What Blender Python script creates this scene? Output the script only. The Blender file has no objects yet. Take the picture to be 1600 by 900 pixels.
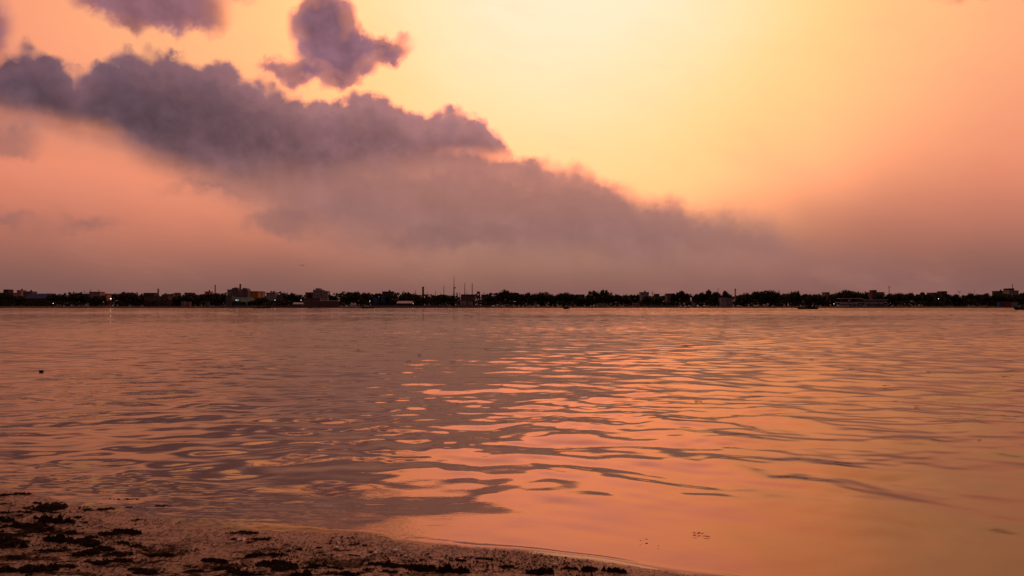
import bpy, bmesh, math, random
import numpy as np
from mathutils import Vector, Matrix

random.seed(7)
rng = np.random.default_rng(7)
SC = bpy.context.scene
COL = SC.collection

# ------------------------------------------------------------------ camera
F = 1330.0                       # focal length in photo pixels (1600 wide)
CAM_H = 1.6
PITCH = math.atan((478.3 - 450.0) / F)
cd = bpy.data.cameras.new('camera')
cam = bpy.data.objects.new('camera', cd)
COL.objects.link(cam)
cam.location = (0, 0, CAM_H)
cam.rotation_euler = (math.radians(90) + PITCH, 0, 0)
cd.sensor_width = 36.0
cd.lens = 36.0 * F / 1600.0
cd.clip_start = 0.1
cd.clip_end = 20000
cd.dof.use_dof = True
cd.dof.focus_distance = 60.0
cd.dof.aperture_fstop = 7.0
SC.camera = cam
SC.view_settings.view_transform = 'Standard'
SC.view_settings.look = 'None'
SC.view_settings.gamma = 1.0
SC.view_settings.exposure = 0.0
SC.cycles.max_bounces = 6
SC.cycles.transparent_max_bounces = 8
SC.cycles.caustics_reflective = False
SC.cycles.caustics_refractive = False


def ray(px, py):
    u, v = px - 800.0, 450.0 - py
    return (u, F * math.cos(PITCH) - v * math.sin(PITCH), F * math.sin(PITCH) + v * math.cos(PITCH))


def at(px, py, Y):
    x, y, z = ray(px, py)
    return (x * Y / y, Y, CAM_H + z * Y / y)


def on_z(px, py, z=0.0):
    x, y, zz = ray(px, py)
    t = (z - CAM_H) / zz
    return (x * t, y * t, z)


def azel(px, py):
    x, y, z = ray(px, py)
    return math.degrees(math.atan2(x, y)), math.degrees(math.atan2(z, math.hypot(x, y)))


def lin(r, g, b):
    def f(c):
        c = c / 255.0
        return c / 12.92 if c <= 0.04045 else ((c + 0.055) / 1.055) ** 2.4
    return (f(r), f(g), f(b), 1.0)


# ------------------------------------------------------------------ node helper
class NT:
    def __init__(self, tree):
        self.t = tree

    def new(self, typ, **kw):
        n = self.t.nodes.new(typ)
        for k, v in kw.items():
            setattr(n, k, v)
        return n

    def link(self, a, b):
        self.t.links.new(a, b)

    def put(self, sock, v):
        if isinstance(v, bpy.types.NodeSocket):
            self.t.links.new(v, sock)
        else:
            sock.default_value = v

    def m(self, op, a, b=None, c=None, clamp=False):
        n = self.new('ShaderNodeMath', operation=op)
        n.use_clamp = clamp
        for i, v in enumerate((a, b, c)):
            if v is not None:
                self.put(n.inputs[i], v)
        return n.outputs[0]

    def add(self, a, b): return self.m('ADD', a, b)
    def sub(self, a, b): return self.m('SUBTRACT', a, b)
    def mul(self, a, b): return self.m('MULTIPLY', a, b)
    def mad(self, a, b, c): return self.m('MULTIPLY_ADD', a, b, c)
    def mx(self, a, b): return self.m('MAXIMUM', a, b)

    def ss(self, lo, hi, x, o0=0.0, o1=1.0):
        n = self.new('ShaderNodeMapRange', interpolation_type='SMOOTHSTEP')
        self.put(n.inputs['Value'], x)
        self.put(n.inputs['From Min'], lo); self.put(n.inputs['From Max'], hi)
        self.put(n.inputs['To Min'], o0); self.put(n.inputs['To Max'], o1)
        return n.outputs[0]

    def xyz(self, x, y, z=0.0):
        n = self.new('ShaderNodeCombineXYZ')
        for i, v in enumerate((x, y, z)):
            self.put(n.inputs[i], v)
        return n.outputs[0]

    def noise(self, vec, scale, detail=3.0, rough=0.5, dist=0.0, dims='3D'):
        n = self.new('ShaderNodeTexNoise', noise_dimensions=dims)
        self.put(n.inputs['Vector'], vec)
        n.inputs['Scale'].default_value = scale
        n.inputs['Detail'].default_value = detail
        n.inputs['Roughness'].default_value = rough
        n.inputs['Distortion'].default_value = dist
        return n.outputs['Fac']

    def voro(self, vec, scale, smooth=0.6):
        n = self.new('ShaderNodeTexVoronoi', feature='SMOOTH_F1', voronoi_dimensions='2D')
        self.put(n.inputs['Vector'], vec)
        n.inputs['Scale'].default_value = scale
        n.inputs['Smoothness'].default_value = smooth
        return n.outputs['Distance']

    def mix(self, f, a, b):
        n = self.new('ShaderNodeMix', data_type='RGBA')
        n.clamp_factor = True
        self.put(n.inputs[0], f); self.put(n.inputs[6], a); self.put(n.inputs[7], b)
        return n.outputs[2]

    def cmul(self, a, f):          # colour times scalar
        n = self.new('ShaderNodeVectorMath', operation='SCALE')
        self.put(n.inputs[0], a); self.put(n.inputs[3], f)
        return n.outputs[0]

    def vadd(self, a, b):
        n = self.new('ShaderNodeVectorMath', operation='ADD')
        self.put(n.inputs[0], a); self.put(n.inputs[1], b)
        return n.outputs[0]

    def ramp(self, f, stops, interp='LINEAR'):
        n = self.new('ShaderNodeValToRGB')
        n.color_ramp.interpolation = interp
        el = n.color_ramp.elements
        while len(el) > 1:
            el.remove(el[-1])
        el[0].position = stops[0][0]; el[0].color = stops[0][1]
        for p, c in stops[1:]:
            e = el.new(p); e.color = c
        self.put(n.inputs[0], f)
        return n.outputs[0]

    def curve(self, x01, pts):
        n = self.new('ShaderNodeFloatCurve')
        c = n.mapping.curves[0]
        c.points[0].location = pts[0]; c.points[1].location = pts[-1]
        for p in pts[1:-1]:
            c.points.new(*p)
        n.mapping.update()
        self.put(n.inputs['Value'], x01)
        return n.outputs[0]


# ------------------------------------------------------------------ sky (world)
world = bpy.data.worlds.new('World')
SC.world = world
world.use_nodes = True
W = NT(world.node_tree)
world.node_tree.nodes.clear()
tc = W.new('ShaderNodeTexCoord')
nrm = W.new('ShaderNodeVectorMath', operation='NORMALIZE')
W.link(tc.outputs['Generated'], nrm.inputs[0])
DIR = nrm.outputs[0]
sp = W.new('ShaderNodeSeparateXYZ'); W.link(DIR, sp.inputs[0])
X, Y_, Z = sp.outputs
R2D = 180.0 / math.pi
AZ = W.mul(W.m('ARCTAN2', X, Y_), R2D)
EL = W.mul(W.m('ARCSINE', Z), R2D)
PV = W.xyz(AZ, EL)

SUN_AZ, SUN_EL = azel(880, -110)
sdir = (math.sin(math.radians(SUN_AZ)) * math.cos(math.radians(SUN_EL)),
        math.cos(math.radians(SUN_AZ)) * math.cos(math.radians(SUN_EL)), math.sin(math.radians(SUN_EL)))
dp = W.new('ShaderNodeVectorMath', operation='DOT_PRODUCT')
W.link(DIR, dp.inputs[0]); dp.inputs[1].default_value = sdir
D = W.mul(W.m('ARCCOSINE', W.m('MINIMUM', dp.outputs['Value'], 0.999999)), R2D)   # degrees from the sun
# soft large-scale unevenness of the glow
D = W.add(D, W.mul(W.sub(W.noise(PV, 0.07, 2.0), 0.5), 5.0))


def pd(p):   # photo pixels of distance -> position on a 0..180 degree ramp
    return (p * 0.0415) / 180.0


glow = W.ramp(W.m('DIVIDE', D, 180.0), [
    (0.0, lin(253, 240, 208)), (pd(150), lin(253, 238, 200)), (pd(260), lin(253, 230, 176)), (pd(340), lin(252, 220, 154)),
    (pd(410), lin(252, 210, 140)), (pd(490), lin(251, 197, 134)), (pd(620), lin(250, 180, 128)), (pd(760), lin(245, 163, 122)),
    (pd(900), lin(234, 147, 114)), (pd(1050), lin(210, 128, 102)), (pd(1300), lin(190, 118, 100)),
    (0.42, lin(140, 98, 94)), (0.62, lin(60, 48, 58)), (1.0, lin(34, 32, 44))])
# the haze low on the horizon
elw = W.add(EL, W.mul(W.sub(W.noise(PV, 0.10, 2.0), 0.5), 2.0))
azr = W.ss(4.0, 30.0, AZ)
top_h = W.add(8.4, W.mul(azr, 1.4))
hz = W.ss(0.3, top_h, elw, 1.0, 0.0)
glow = W.mix(W.m('MULTIPLY', W.ss(5.0, 17.0, elw, 0.85, 0.0), W.ss(17.0, 29.0, D)), glow, W.mix(W.ss(30.0, 75.0, D), lin(222, 136, 108), lin(90, 62, 70)))
murk = W.ramp(W.m('DIVIDE', W.m('ABSOLUTE', W.sub(AZ, 4.0)), 180.0),
              [(0.0, lin(138, 97, 90)), (0.18, lin(128, 91, 85)), (0.4, lin(84, 64, 70)), (1.0, lin(50, 45, 60))])
sky = W.mix(hz, glow, murk)
# brighter red-orange energy round the hidden sun (clips in the picture, shows in reflections)
boost = W.mul(W.ss(pd(660) * 180, pd(200) * 180, D), W.m('POWER', W.m('SUBTRACT', 1.0, hz), 2.5))
sky = W.vadd(sky, W.cmul(W.xyz(1.7, 0.0, 0.0), boost))
boost2 = W.mul(W.ss(pd(1300) * 180, pd(600) * 180, D), W.m('POWER', W.m('SUBTRACT', 1.0, hz), 1.5))
sky = W.vadd(sky, W.cmul(W.xyz(0.10, 0.01, 0.005), boost2))

veil = W.noise(W.xyz(W.mul(AZ, 0.4), W.mad(AZ, 0.25, W.mul(EL, 1.1))), 0.22, 6.0, 0.6)
sky = W.mix(W.mul(W.ss(0.50, 0.72, veil), 0.30), sky, W.mix(0.5, sky, lin(214, 140, 122)))
sky = W.cmul(sky, W.add(0.985, W.mul(W.sub(veil, 0.5), 0.16)))

# --- clouds: layers described by their upper and lower outline over azimuth
AZ01 = W.m('DIVIDE', W.add(AZ, 50.0), 100.0, clamp=True)


def outline(pts):
    out = []
    for px, py in pts:
        a, e = azel(px, py)
        out.append(((a + 50.0) / 100.0, max(0.0, e / 40.0)))
    out = [(0.0, out[0][1])] + out + [(1.0, out[-1][1])]
    return W.mul(W.curve(AZ01, out), 40.0)


nBig = W.noise(PV, 0.30, 4.0, 0.5)
nFin = W.noise(PV, 1.1, 7.0, 0.62)
bil = W.voro(W.vadd(PV, W.cmul(W.xyz(nBig, nFin), 1.4)), 0.42, 0.5)
bil2 = W.voro(W.vadd(PV, W.cmul(W.xyz(nFin, nBig), 0.8)), 1.15, 0.5)
nSoft = W.noise(W.xyz(W.mul(AZ, 0.55), EL), 0.22, 4.0, 0.5)
warp = W.add(W.mul(W.sub(bil, 0.42), 1.15), W.add(W.mul(W.sub(bil2, 0.42), 0.55), W.mul(W.sub(nFin, 0.5), 1.3)))
ELt = W.add(EL, warp)                                  # for crisp billowed tops
ELb = W.add(EL, W.add(W.mul(W.sub(nSoft, 0.5), 2.0), W.mul(W.sub(nFin, 0.5), 0.5)))  # for ragged soft bases
# relief inside the clouds: lit from the sun's side (up and towards the right)
offs = W.vadd(PV, (0.5, 0.9, 0.0))
rel = W.sub(W.noise(PV, 0.32, 5.0, 0.55), W.noise(offs, 0.32, 5.0, 0.55))
lum = W.add(W.mul(rel, 1.5), W.mul(W.sub(0.45, bil), 0.22))

# layer B: long hazy bank behind, sinking to the right
Tb = outline([(-100, 150), (200, 200), (420, 190), (560, 215), (700, 225), (800, 236), (870, 245), (920, 252), (960, 272), (1000, 286), (1050, 290),
              (1100, 305), (1180, 308), (1230, 333), (1270, 350), (1330, 366), (1420, 390), (1600, 425)])
Bb = outline([(-100, 200), (200, 235), (330, 295), (400, 340), (480, 375), (600, 404), (740, 416), (900, 422), (1100, 432), (1300, 442), (1600, 462)])
db = W.sub(Tb, W.add(EL, W.mul(warp, 0.75)))
bB = W.sub(ELb, Bb)
sharp = W.ss(-5.0, 22.0, AZ, 0.75, 3.2)
aB = W.mul(W.m('MULTIPLY', W.ss(0.0, sharp, db), W.ss(-1.6, 2.6, bB)), W.mul(W.ss(8.0, 30.0, AZ, 0.93, 0.5), W.ss(-22.0, -10.0, AZ, 0.75, 1.0)))
cB = W.mix(W.ss(0.0, 3.0, W.add(db, W.mul(rel, 6.0))), lin(182, 128, 118), lin(143, 104, 103))
cB = W.mix(W.ss(2.0, 24.0, AZ, 0.0, 0.8), cB, lin(158, 112, 106))
cB = W.cmul(cB, W.mad(lum, 0.32, 1.0))
sky = W.mix(aB, sky, cB)

# layer A: dark bank
Ta = outline([(-300, 40), (-60, 70), (0, 72), (60, 66), (100, 92), (125, 112), (150, 90), (185, 80), (240, 82), (290, 84), (350, 98), (400, 122),
              (450, 134), (500, 158), (540, 148), (600, 143), (635, 165), (655, 174), (690, 168), (740, 176), (775, 205), (800, 228), (830, 252), (900, 300)])
Ba = outline([(-300, 160), (0, 186), (100, 200), (170, 215), (230, 245), (300, 262), (400, 275), (500, 275), (560, 262), (650, 256), (740, 256), (800, 252), (830, 250), (900, 250)])
da = W.sub(Ta, ELt)
bA = W.sub(ELb, Ba)
aA = W.mul(W.ss(-0.1, 0.75, da), W.ss(-1.1, 1.3, bA))
core = W.mix(W.ss(-28.0, 0.0, AZ), lin(92, 70, 80), lin(144, 101, 103))
edge = W.mix(W.ss(-30.0, -4.0, AZ), lin(126, 92, 104), lin(180, 126, 124))
cA = W.mix(W.ss(0.1, 3.0, W.add(da, W.mul(rel, 6.0))), edge, core)
cA = W.mix(W.mul(W.ss(2.2, -0.8, bA), 0.7), cA, W.mix(0.55, core, lin(150, 104, 100)))
cA = W.cmul(cA, W.add(1.0, lum))
sky = W.mix(aA, sky, cA)


# layer C: loose clouds, each a group of soft ellipses
def blobs(lst):
    acc = None
    for px, py, rx, ry in lst:
        a, e = azel(px, py)
        rx *= 0.0415; ry *= 0.0425
        dx = W.mul(W.sub(AZ, a), 1.0 / rx)
        dy = W.mul(W.sub(ELt, e), 1.0 / ry)
        r = W.m('SUBTRACT', 1.0, W.m('SQRT', W.add(W.mul(dx, dx), W.mul(dy, dy))))
        r = W.mul(r, min(rx, ry))
        acc = r if acc is None else W.m('SMOOTH_MAX', acc, r, 0.35)
    return acc


c1 = blobs([(505, 45, 60, 66), (542, 82, 60, 50), (482, 112, 76, 30), (530, 118, 48, 30), (598, 76, 58, 27), (430, 110, 36, 22)])
a1 = W.ss(-0.02, 0.62, c1)
col1 = W.mix(W.ss(0.0, 1.5, W.add(c1, W.mul(rel, 3.0))), lin(206, 134, 122), lin(134, 94, 108))
sky = W.mix(a1, sky, W.cmul(col1, W.add(1.0, lum)))
c2 = blobs([(250, 0, 110, 58), (305, 25, 58, 34), (170, -10, 70, 40), (200, -70, 260, 60), (-15, 40, 34, 45), (-120, 20, 110, 60)])
a2 = W.mul(W.ss(-0.1, 0.9, c2), 0.96)
col2 = W.mix(W.ss(0.0, 1.6, W.add(c2, W.mul(rel, 3.0))), lin(190, 122, 116), lin(136, 94, 108))
sky = W.mix(a2, sky, W.cmul(col2, W.add(1.0, lum)))
c3 = blobs([(440, 348, 60, 22), (135, 350, 40, 12), (12, 222, 42, 22), (0, 345, 50, 12), (700, 372, 140, 14), (330, 296, 60, 10), (1585, -40, 120, 18)])
a3 = W.mul(W.ss(-0.35, 0.7, c3), 0.62)
sky = W.mix(a3, sky, lin(138, 100, 98))

# high, unseen cover overhead and behind: broken dusk cloud
ovn = W.ss(0.42, 0.62, W.noise(DIR, 2.2, 4.0, 0.5))
ov = W.mul(ovn, W.ss(23.0, 32.0, EL))
sky = W.mix(W.mul(ov, 0.55), sky, lin(142, 100, 98))

# thin physical daylight on top
ns = W.new('ShaderNodeTexSky', sky_type='NISHITA')
ns.sun_disc = False
ns.sun_elevation = math.radians(33.0)
ns.sun_rotation = math.radians(SUN_AZ)
ns.dust_density = 6.0
sky = W.vadd(sky, W.cmul(ns.outputs[0], 0.0002))
bg = W.new('ShaderNodeBackground')
W.link(sky, bg.inputs[0])
bg.inputs[1].default_value = 1.0
wo = W.new('ShaderNodeOutputWorld')
W.link(bg.outputs[0], wo.inputs[0])
world.cycles.sampling_method = 'MANUAL'
world.cycles.sample_map_resolution = 512

# ------------------------------------------------------------------ the hazed sun
sl = bpy.data.lights.new('sun', 'SUN')
sl.energy = 0.06
sl.angle = math.radians(10)
sl.color = (1.0, 0.55, 0.28)
sun = bpy.data.objects.new('sun', sl)
COL.objects.link(sun)
LEL = math.radians(33.0)      # the sun itself stands above the picture, veiled by the haze
sun.rotation_euler = Vector((math.sin(math.radians(SUN_AZ)) * math.cos(LEL), math.cos(math.radians(SUN_AZ)) * math.cos(LEL), math.sin(LEL))).to_track_quat('Z', 'Y').to_euler()


# ------------------------------------------------------------------ mesh helpers
def tag(o, label=None, cat=None, group=None, kind=None):
    if label: o['label'] = label
    if cat: o['category'] = cat
    if group: o['group'] = group
    if kind: o['kind'] = kind
    return o


def grid_mesh(name, xs2d, ys2d, zs2d, mat, smooth=True):
    """rows x cols arrays -> one quad sheet"""
    r, c = xs2d.shape
    me = bpy.data.meshes.new(name)
    co = np.empty((r * c, 3), np.float32)
    co[:, 0] = xs2d.ravel(); co[:, 1] = ys2d.ravel(); co[:, 2] = zs2d.ravel()
    i = np.arange((r - 1) * (c - 1))
    a = (i // (c - 1)) * c + i % (c - 1)
    q = np.stack([a, a + 1, a + c + 1, a + c], 1).astype(np.int32)
    me.vertices.add(r * c); me.vertices.foreach_set('co', co.ravel())
    me.loops.add(q.size); me.loops.foreach_set('vertex_index', q.ravel())
    me.polygons.add(len(q)); me.polygons.foreach_set('loop_start', np.arange(0, q.size, 4, dtype=np.int32))
    me.polygons.foreach_set('loop_total', np.full(len(q), 4, np.int32))
    me.update(calc_edges=True)
    me.polygons.foreach_set('use_smooth', np.full(len(q), smooth))
    me.materials.append(mat)
    o = bpy.data.objects.new(name, me)
    COL.objects.link(o)
    return o


class MB:
    """collects shapes, links them as ONE mesh object"""
    def __init__(s): s.v = []; s.f = []

    def poly(s, pts):
        n = len(s.v); s.v += [tuple(p) for p in pts]; s.f.append(tuple(range(n, n + len(pts))))

    def box(s, x0, x1, y0, y1, z0, z1):
        n = len(s.v)
        s.v += [(x0, y0, z0), (x1, y0, z0), (x1, y1, z0), (x0, y1, z0), (x0, y0, z1), (x1, y0, z1), (x1, y1, z1), (x0, y1, z1)]
        for q in ((0, 3, 2, 1), (4, 5, 6, 7), (0, 1, 5, 4), (1, 2, 6, 5), (2, 3, 7, 6), (3, 0, 4, 7)):
            s.f.append(tuple(n + k for k in q))

    def tube(s, p0, p1, r0, r1=None, n=8, cap=True):
        r1 = r0 if r1 is None else r1
        p0 = Vector(p0); p1 = Vector(p1); d = (p1 - p0).normalized()
        a = d.orthogonal().normalized(); b = d.cross(a)
        k = len(s.v)
        for p, r in ((p0, r0), (p1, r1)):
            for i in range(n):
                t = 2 * math.pi * i / n
                s.v.append(tuple(p + a * (r * math.cos(t)) + b * (r * math.sin(t))))
        for i in range(n):
            j = (i + 1) % n
            s.f.append((k + i, k + j, k + n + j, k + n + i))
        if cap:
            s.f.append(tuple(k + i for i in range(n))[::-1]); s.f.append(tuple(k + n + i for i in range(n)))

    def lathe(s, cx, cy, prof, n=16):
        k = len(s.v)
        for r, z in prof:
            for i in range(n):
                t = 2 * math.pi * i / n
                s.v.append((cx + r * math.cos(t), cy + r * math.sin(t), z))
        for j in range(len(prof) - 1):
            for i in range(n):
                i2 = (i + 1) % n
                s.f.append((k + j * n + i, k + j * n + i2, k + (j + 1) * n + i2, k + (j + 1) * n + i))
        s.f.append(tuple(k + i for i in range(n))[::-1]); s.f.append(tuple(k + (len(prof) - 1) * n + i for i in range(n)))

    def build(s, name, mat, parent=None, smooth=False, loc=None):
        me = bpy.data.meshes.new(name)
        me.from_pydata(s.v, [], s.f); me.update()
        if smooth:
            me.polygons.foreach_set('use_smooth', np.full(len(me.polygons), True))
        if mat: me.materials.append(mat)
        o = bpy.data.objects.new(name, me); COL.objects.link(o)
        if parent: o.parent = parent
        if loc: o.location = loc
        return o


def empty(name, loc, rz=0.0):
    o = bpy.data.objects.new(name, None); COL.objects.link(o)
    o.location = loc; o.rotation_euler = (0, 0, rz); o.empty_display_size = 0.5
    return o


def copy_tree(o, parent=None):
    c = o.copy(); COL.objects.link(c); c.parent = parent
    for ch in list(o.children):
        copy_tree(ch, c)
    return c


# ------------------------------------------------------------------ materials
def mat_plain(name, rgb, rough=0.7, var=0.25, scale=1.0, metallic=0.0, spec=0.3):
    m = bpy.data.materials.new(name); m.use_nodes = True
    n = NT(m.node_tree); b = m.node_tree.nodes['Principled BSDF']
    t = n.new('ShaderNodeTexCoord')
    f = n.noise(t.outputs['Object'], scale, 5.0, 0.6)
    lo = tuple(c * (1 - var) for c in rgb) + (1.0,); hi = tuple(min(1.0, c * (1 + var)) for c in rgb) + (1.0,)
    n.link(n.ramp(f, [(0.3, lo), (0.7, hi)]), b.inputs['Base Color'])
    b.inputs['Roughness'].default_value = rough
    b.inputs['Metallic'].default_value = metallic
    b.inputs['Specular IOR Level'].default_value = spec
    return m


# ------------------------------------------------------------------ shoreline
SH = [(-900, 690), (-400, 726), (-100, 757), (0, 768), (120, 783), (260, 802), (400, 820), (480, 833), (560, 842), (640, 848), (760, 854), (880, 866), (980, 882),
      (1080, 896), (1200, 915), (1500, 965), (2200, 1100)]
shp = np.array([on_z(*p)[:2] for p in SH])
order = np.argsort(shp[:, 0]); shp = shp[order]


def smooth_interp(x):
    # average a few shifted linear interpolations: a rounded shoreline
    acc = 0
    for d in (-0.3, -0.15, 0, 0.15, 0.3):
        acc = acc + np.interp(x + d, shp[:, 0], shp[:, 1])
    return acc / 5


def vnoise(x, y, seed):
    """value noise, numpy"""
    xi = np.floor(x).astype(np.int64); yi = np.floor(y).astype(np.int64)
    fx = x - xi; fy = y - yi
    fx = fx * fx * (3 - 2 * fx); fy = fy * fy * (3 - 2 * fy)

    def h(a, b):
        n = (a * 374761393 + b * 668265263 + seed * 982451653) & 0xffffffff
        n = ((n ^ (n >> 13)) * 1274126177) & 0xffffffff
        return ((n ^ (n >> 16)) & 0xffff) / 65535.0
    return (h(xi, yi) * (1 - fx) + h(xi + 1, yi) * fx) * (1 - fy) + (h(xi, yi + 1) * (1 - fx) + h(xi + 1, yi + 1) * fx) * fy


def fbm(x, y, seed, octv=4, gain=0.5):
    s = 0; a = 1; t = 0
    for k in range(octv):
        s = s + a * vnoise(x * 2 ** k + 13.7 * k, y * 2 ** k + 7.3 * k, seed + k); t += a; a *= gain
    return s / t


def shore_y(x):
    y = smooth_interp(x)
    k = np.clip((0.2 - x) / 1.2, 0.15, 1)
    return y + k * (0.34 * (vnoise(x * 0.9, x * 0, 5) - 0.5) + 0.12 * (vnoise(x * 3.1, x * 0, 9) - 0.5) + 0.05 * (vnoise(x * 9, x * 0, 15) - 0.5))
# ------------------------------------------------------------------ water
def water_mat():
    m = bpy.data.materials.new('river_water'); m.use_nodes = True
    n = NT(m.node_tree); b = m.node_tree.nodes['Principled BSDF']
    g = n.new('ShaderNodeNewGeometry')
    pos = g.outputs['Position']
    s = n.new('ShaderNodeSeparateXYZ'); n.link(pos, s.inputs[0])
    dist = n.m('SQRT', n.add(n.mul(s.outputs[0], s.outputs[0]), n.mul(s.outputs[1], s.outputs[1])))
    silt = n.noise(pos, 0.05, 3.0)
    n.t.nodes.remove(b)
    body = n.new('ShaderNodeBsdfDiffuse'); gl = n.new('ShaderNodeBsdfGlossy'); fr = n.new('ShaderNodeFresnel'); mixs = n.new('ShaderNodeMixShader')
    n.link(n.ramp(silt, [(0.3, (0.155, 0.104, 0.062, 1)), (0.7, (0.180, 0.120, 0.070, 1))]), body.inputs['Color'])   # silt-laden
    gl.inputs['Color'].default_value = (0.88, 0.855, 0.74, 1)
    fr.inputs['IOR'].default_value = 1.37
    n.link(n.ss(30.0, 700.0, s.outputs[1], 0.03, 0.10), gl.inputs['Roughness'])
    n.link(fr.outputs[0], mixs.inputs[0]); n.link(body.outputs[0], mixs.inputs[1]); n.link(gl.outputs[0], mixs.inputs[2])
    n.link(mixs.outputs[0], m.node_tree.nodes['Material Output'].inputs['Surface'])
    # fine ripples the mesh is too coarse for
    v1 = n.xyz(s.outputs[0], n.mul(s.outputs[1], 1.3))
    h1 = n.mul(n.noise(v1, 2.2, 3.0, 0.5, 0.3), n.ss(12.0, 60.0, dist, 0.0, 0.027))
    h2 = n.mul(n.noise(v1, 0.45, 3.0, 0.5, 0.3), n.m('MULTIPLY', n.ss(60.0, 260.0, dist, 0.0, 0.07), n.m('MULTIPLY_ADD', n.m('MULTIPLY', n.ss(150.0, 230.0, n.add(s.outputs[1], n.mul(silt, 60.0))), n.ss(-0.2, 0.02, n.m('DIVIDE', s.outputs[0], s.outputs[1]))), 3.4, 0.6)))
    h3 = n.mul(n.noise(pos, 24.0, 3.0, 0.6), n.m('MULTIPLY', n.ss(6.0, 9.0, dist, 0.0016, 0.0), n.ss(0.6, -1.2, s.outputs[0])))
    bp = n.new('ShaderNodeBump')
    bp.inputs['Strength'].default_value = 1.0
    bp.inputs['Distance'].default_value = 1.0
    h4 = n.mul(n.noise(v1, 6.5, 3.0, 0.55, 0.2), n.m('MULTIPLY', n.ss(5.0, 20.0, dist, 0.0004, 0.004), n.ss(0.35, 0.6, n.noise(pos, 0.16, 2.0), 0.35, 1.3)))
    n.link(n.add(n.add(n.add(h1, h2), h3), h4), bp.inputs['Height'])
    for t in (body, gl, fr): n.link(bp.outputs[0], t.inputs['Normal'])
    return m


MW = water_mat()
NU, NR = 900, 1900
uu = np.concatenate([np.linspace(-3.2, -1.02, 60), np.linspace(-1.0, 1.0, NU), np.linspace(1.02, 3.2, 60)])
rr = np.concatenate([np.linspace(2.0, 4.4, 20), np.geomspace(4.45, 801.0, NR)])
ddr = np.gradient(rr)
UU, RR = np.meshgrid(uu, rr)
WX = UU * RR; WY = RR
cell = np.maximum(np.abs(np.gradient(uu))[None, :] * RR, ddr[:, None]).astype(np.float32)
WXf = WX.astype(np.float64); WYf = WY.astype(np.float64)
# domain warp so that no crest is straight
wx = WXf + 1.6 * (vnoise(WXf * 0.11, WYf * 0.11, 21) - .5) + 0.5 * (vnoise(WXf * .5, WYf * .5, 23) - .5)
wy = WYf + 1.6 * (vnoise(WXf * 0.11, WYf * 0.11, 22) - .5) + 0.5 * (vnoise(WXf * .5, WYf * .5, 24) - .5)
HZ = np.zeros_like(WXf)
patch = fbm(WXf * 0.045 + 3, WYf * 0.03, 31, 3)
patch = 0.60 + 0.8 * np.clip((patch - 0.3) / 0.4, 0, 1)
patch_f = fbm(WXf * 0.16, WYf * 0.16, 37, 3)
patch_f = np.clip((patch_f - 0.35) / 0.3, 0.0, 1)
dsh = WYf - shore_y(WXf)                        # metres off the shore
near_calm = (0.74 + 0.26 * np.clip((WXf / WYf + 0.25) / 0.3, 0, 1)) * (0.50 + 0.90 * np.clip((WYf - 5.2) / 2.6, 0, 1))
wr = random.Random(11)
SLOPE = 0.043
comps = []
for k in range(110):
    lam = math.exp(wr.uniform(math.log(0.26), math.log(1.9))) if k % 7 else wr.uniform(2.5, 4.5)
    ang = wr.gauss(math.radians(256), math.radians(56))
    comps.append((lam, ang, wr.uniform(0, 6.283)))
for lam, ang, ph in comps:
    kk = 2 * math.pi / lam
    amp = SLOPE / kk * math.sqrt(2.0 / len(comps)) * (1.0 if lam > 0.6 else 0.75) * 1.6
    if lam > 2.4: amp *= 0.55
    fade = np.clip((lam / cell - 3.0) / 4.0, 0, 1)
    mod = patch * near_calm if lam > 0.7 else (.35 + .65 * patch_f) * patch * near_calm 
    far = 1.0 - 0.35 * np.clip((WYf - 25) / 60.0, 0, 1) + 1.3 * np.clip((WYf - 150) / 60.0, 0, 1)
    HZ += amp * fade * mod * far * np.sin(kk * (wx * math.cos(ang) + wy * math.sin(ang)) + ph)
# disturbed shallow water near the shore: small choppy ripples and rings
rip = np.exp(-((dsh - 0.55) / 0.9) ** 2) * np.clip((-WXf - 0.3) / 1.5, 0.05, 1)
HZ += rip * 0.010 * (fbm(WXf * 4.5 + WYf * 2, WYf * 12, 51, 4) - .5)
lip = np.exp(-((dsh - 0.05) / 0.045) ** 2) * np.clip((WXf + 0.9) / 1.0, 0, 1)
HZ += lip * 0.006 * np.clip(0.4 + vnoise(WXf * 2, WXf * 0, 71), 0, 1)
HZ -= 0.03 * np.clip(-dsh / 0.25, 0, 1)          # dips under the sand
water = grid_mesh('water', WX, WY, HZ, MW)
tag(water, kind='structure')
del wx, wy, patch, patch_f, rip

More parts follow.
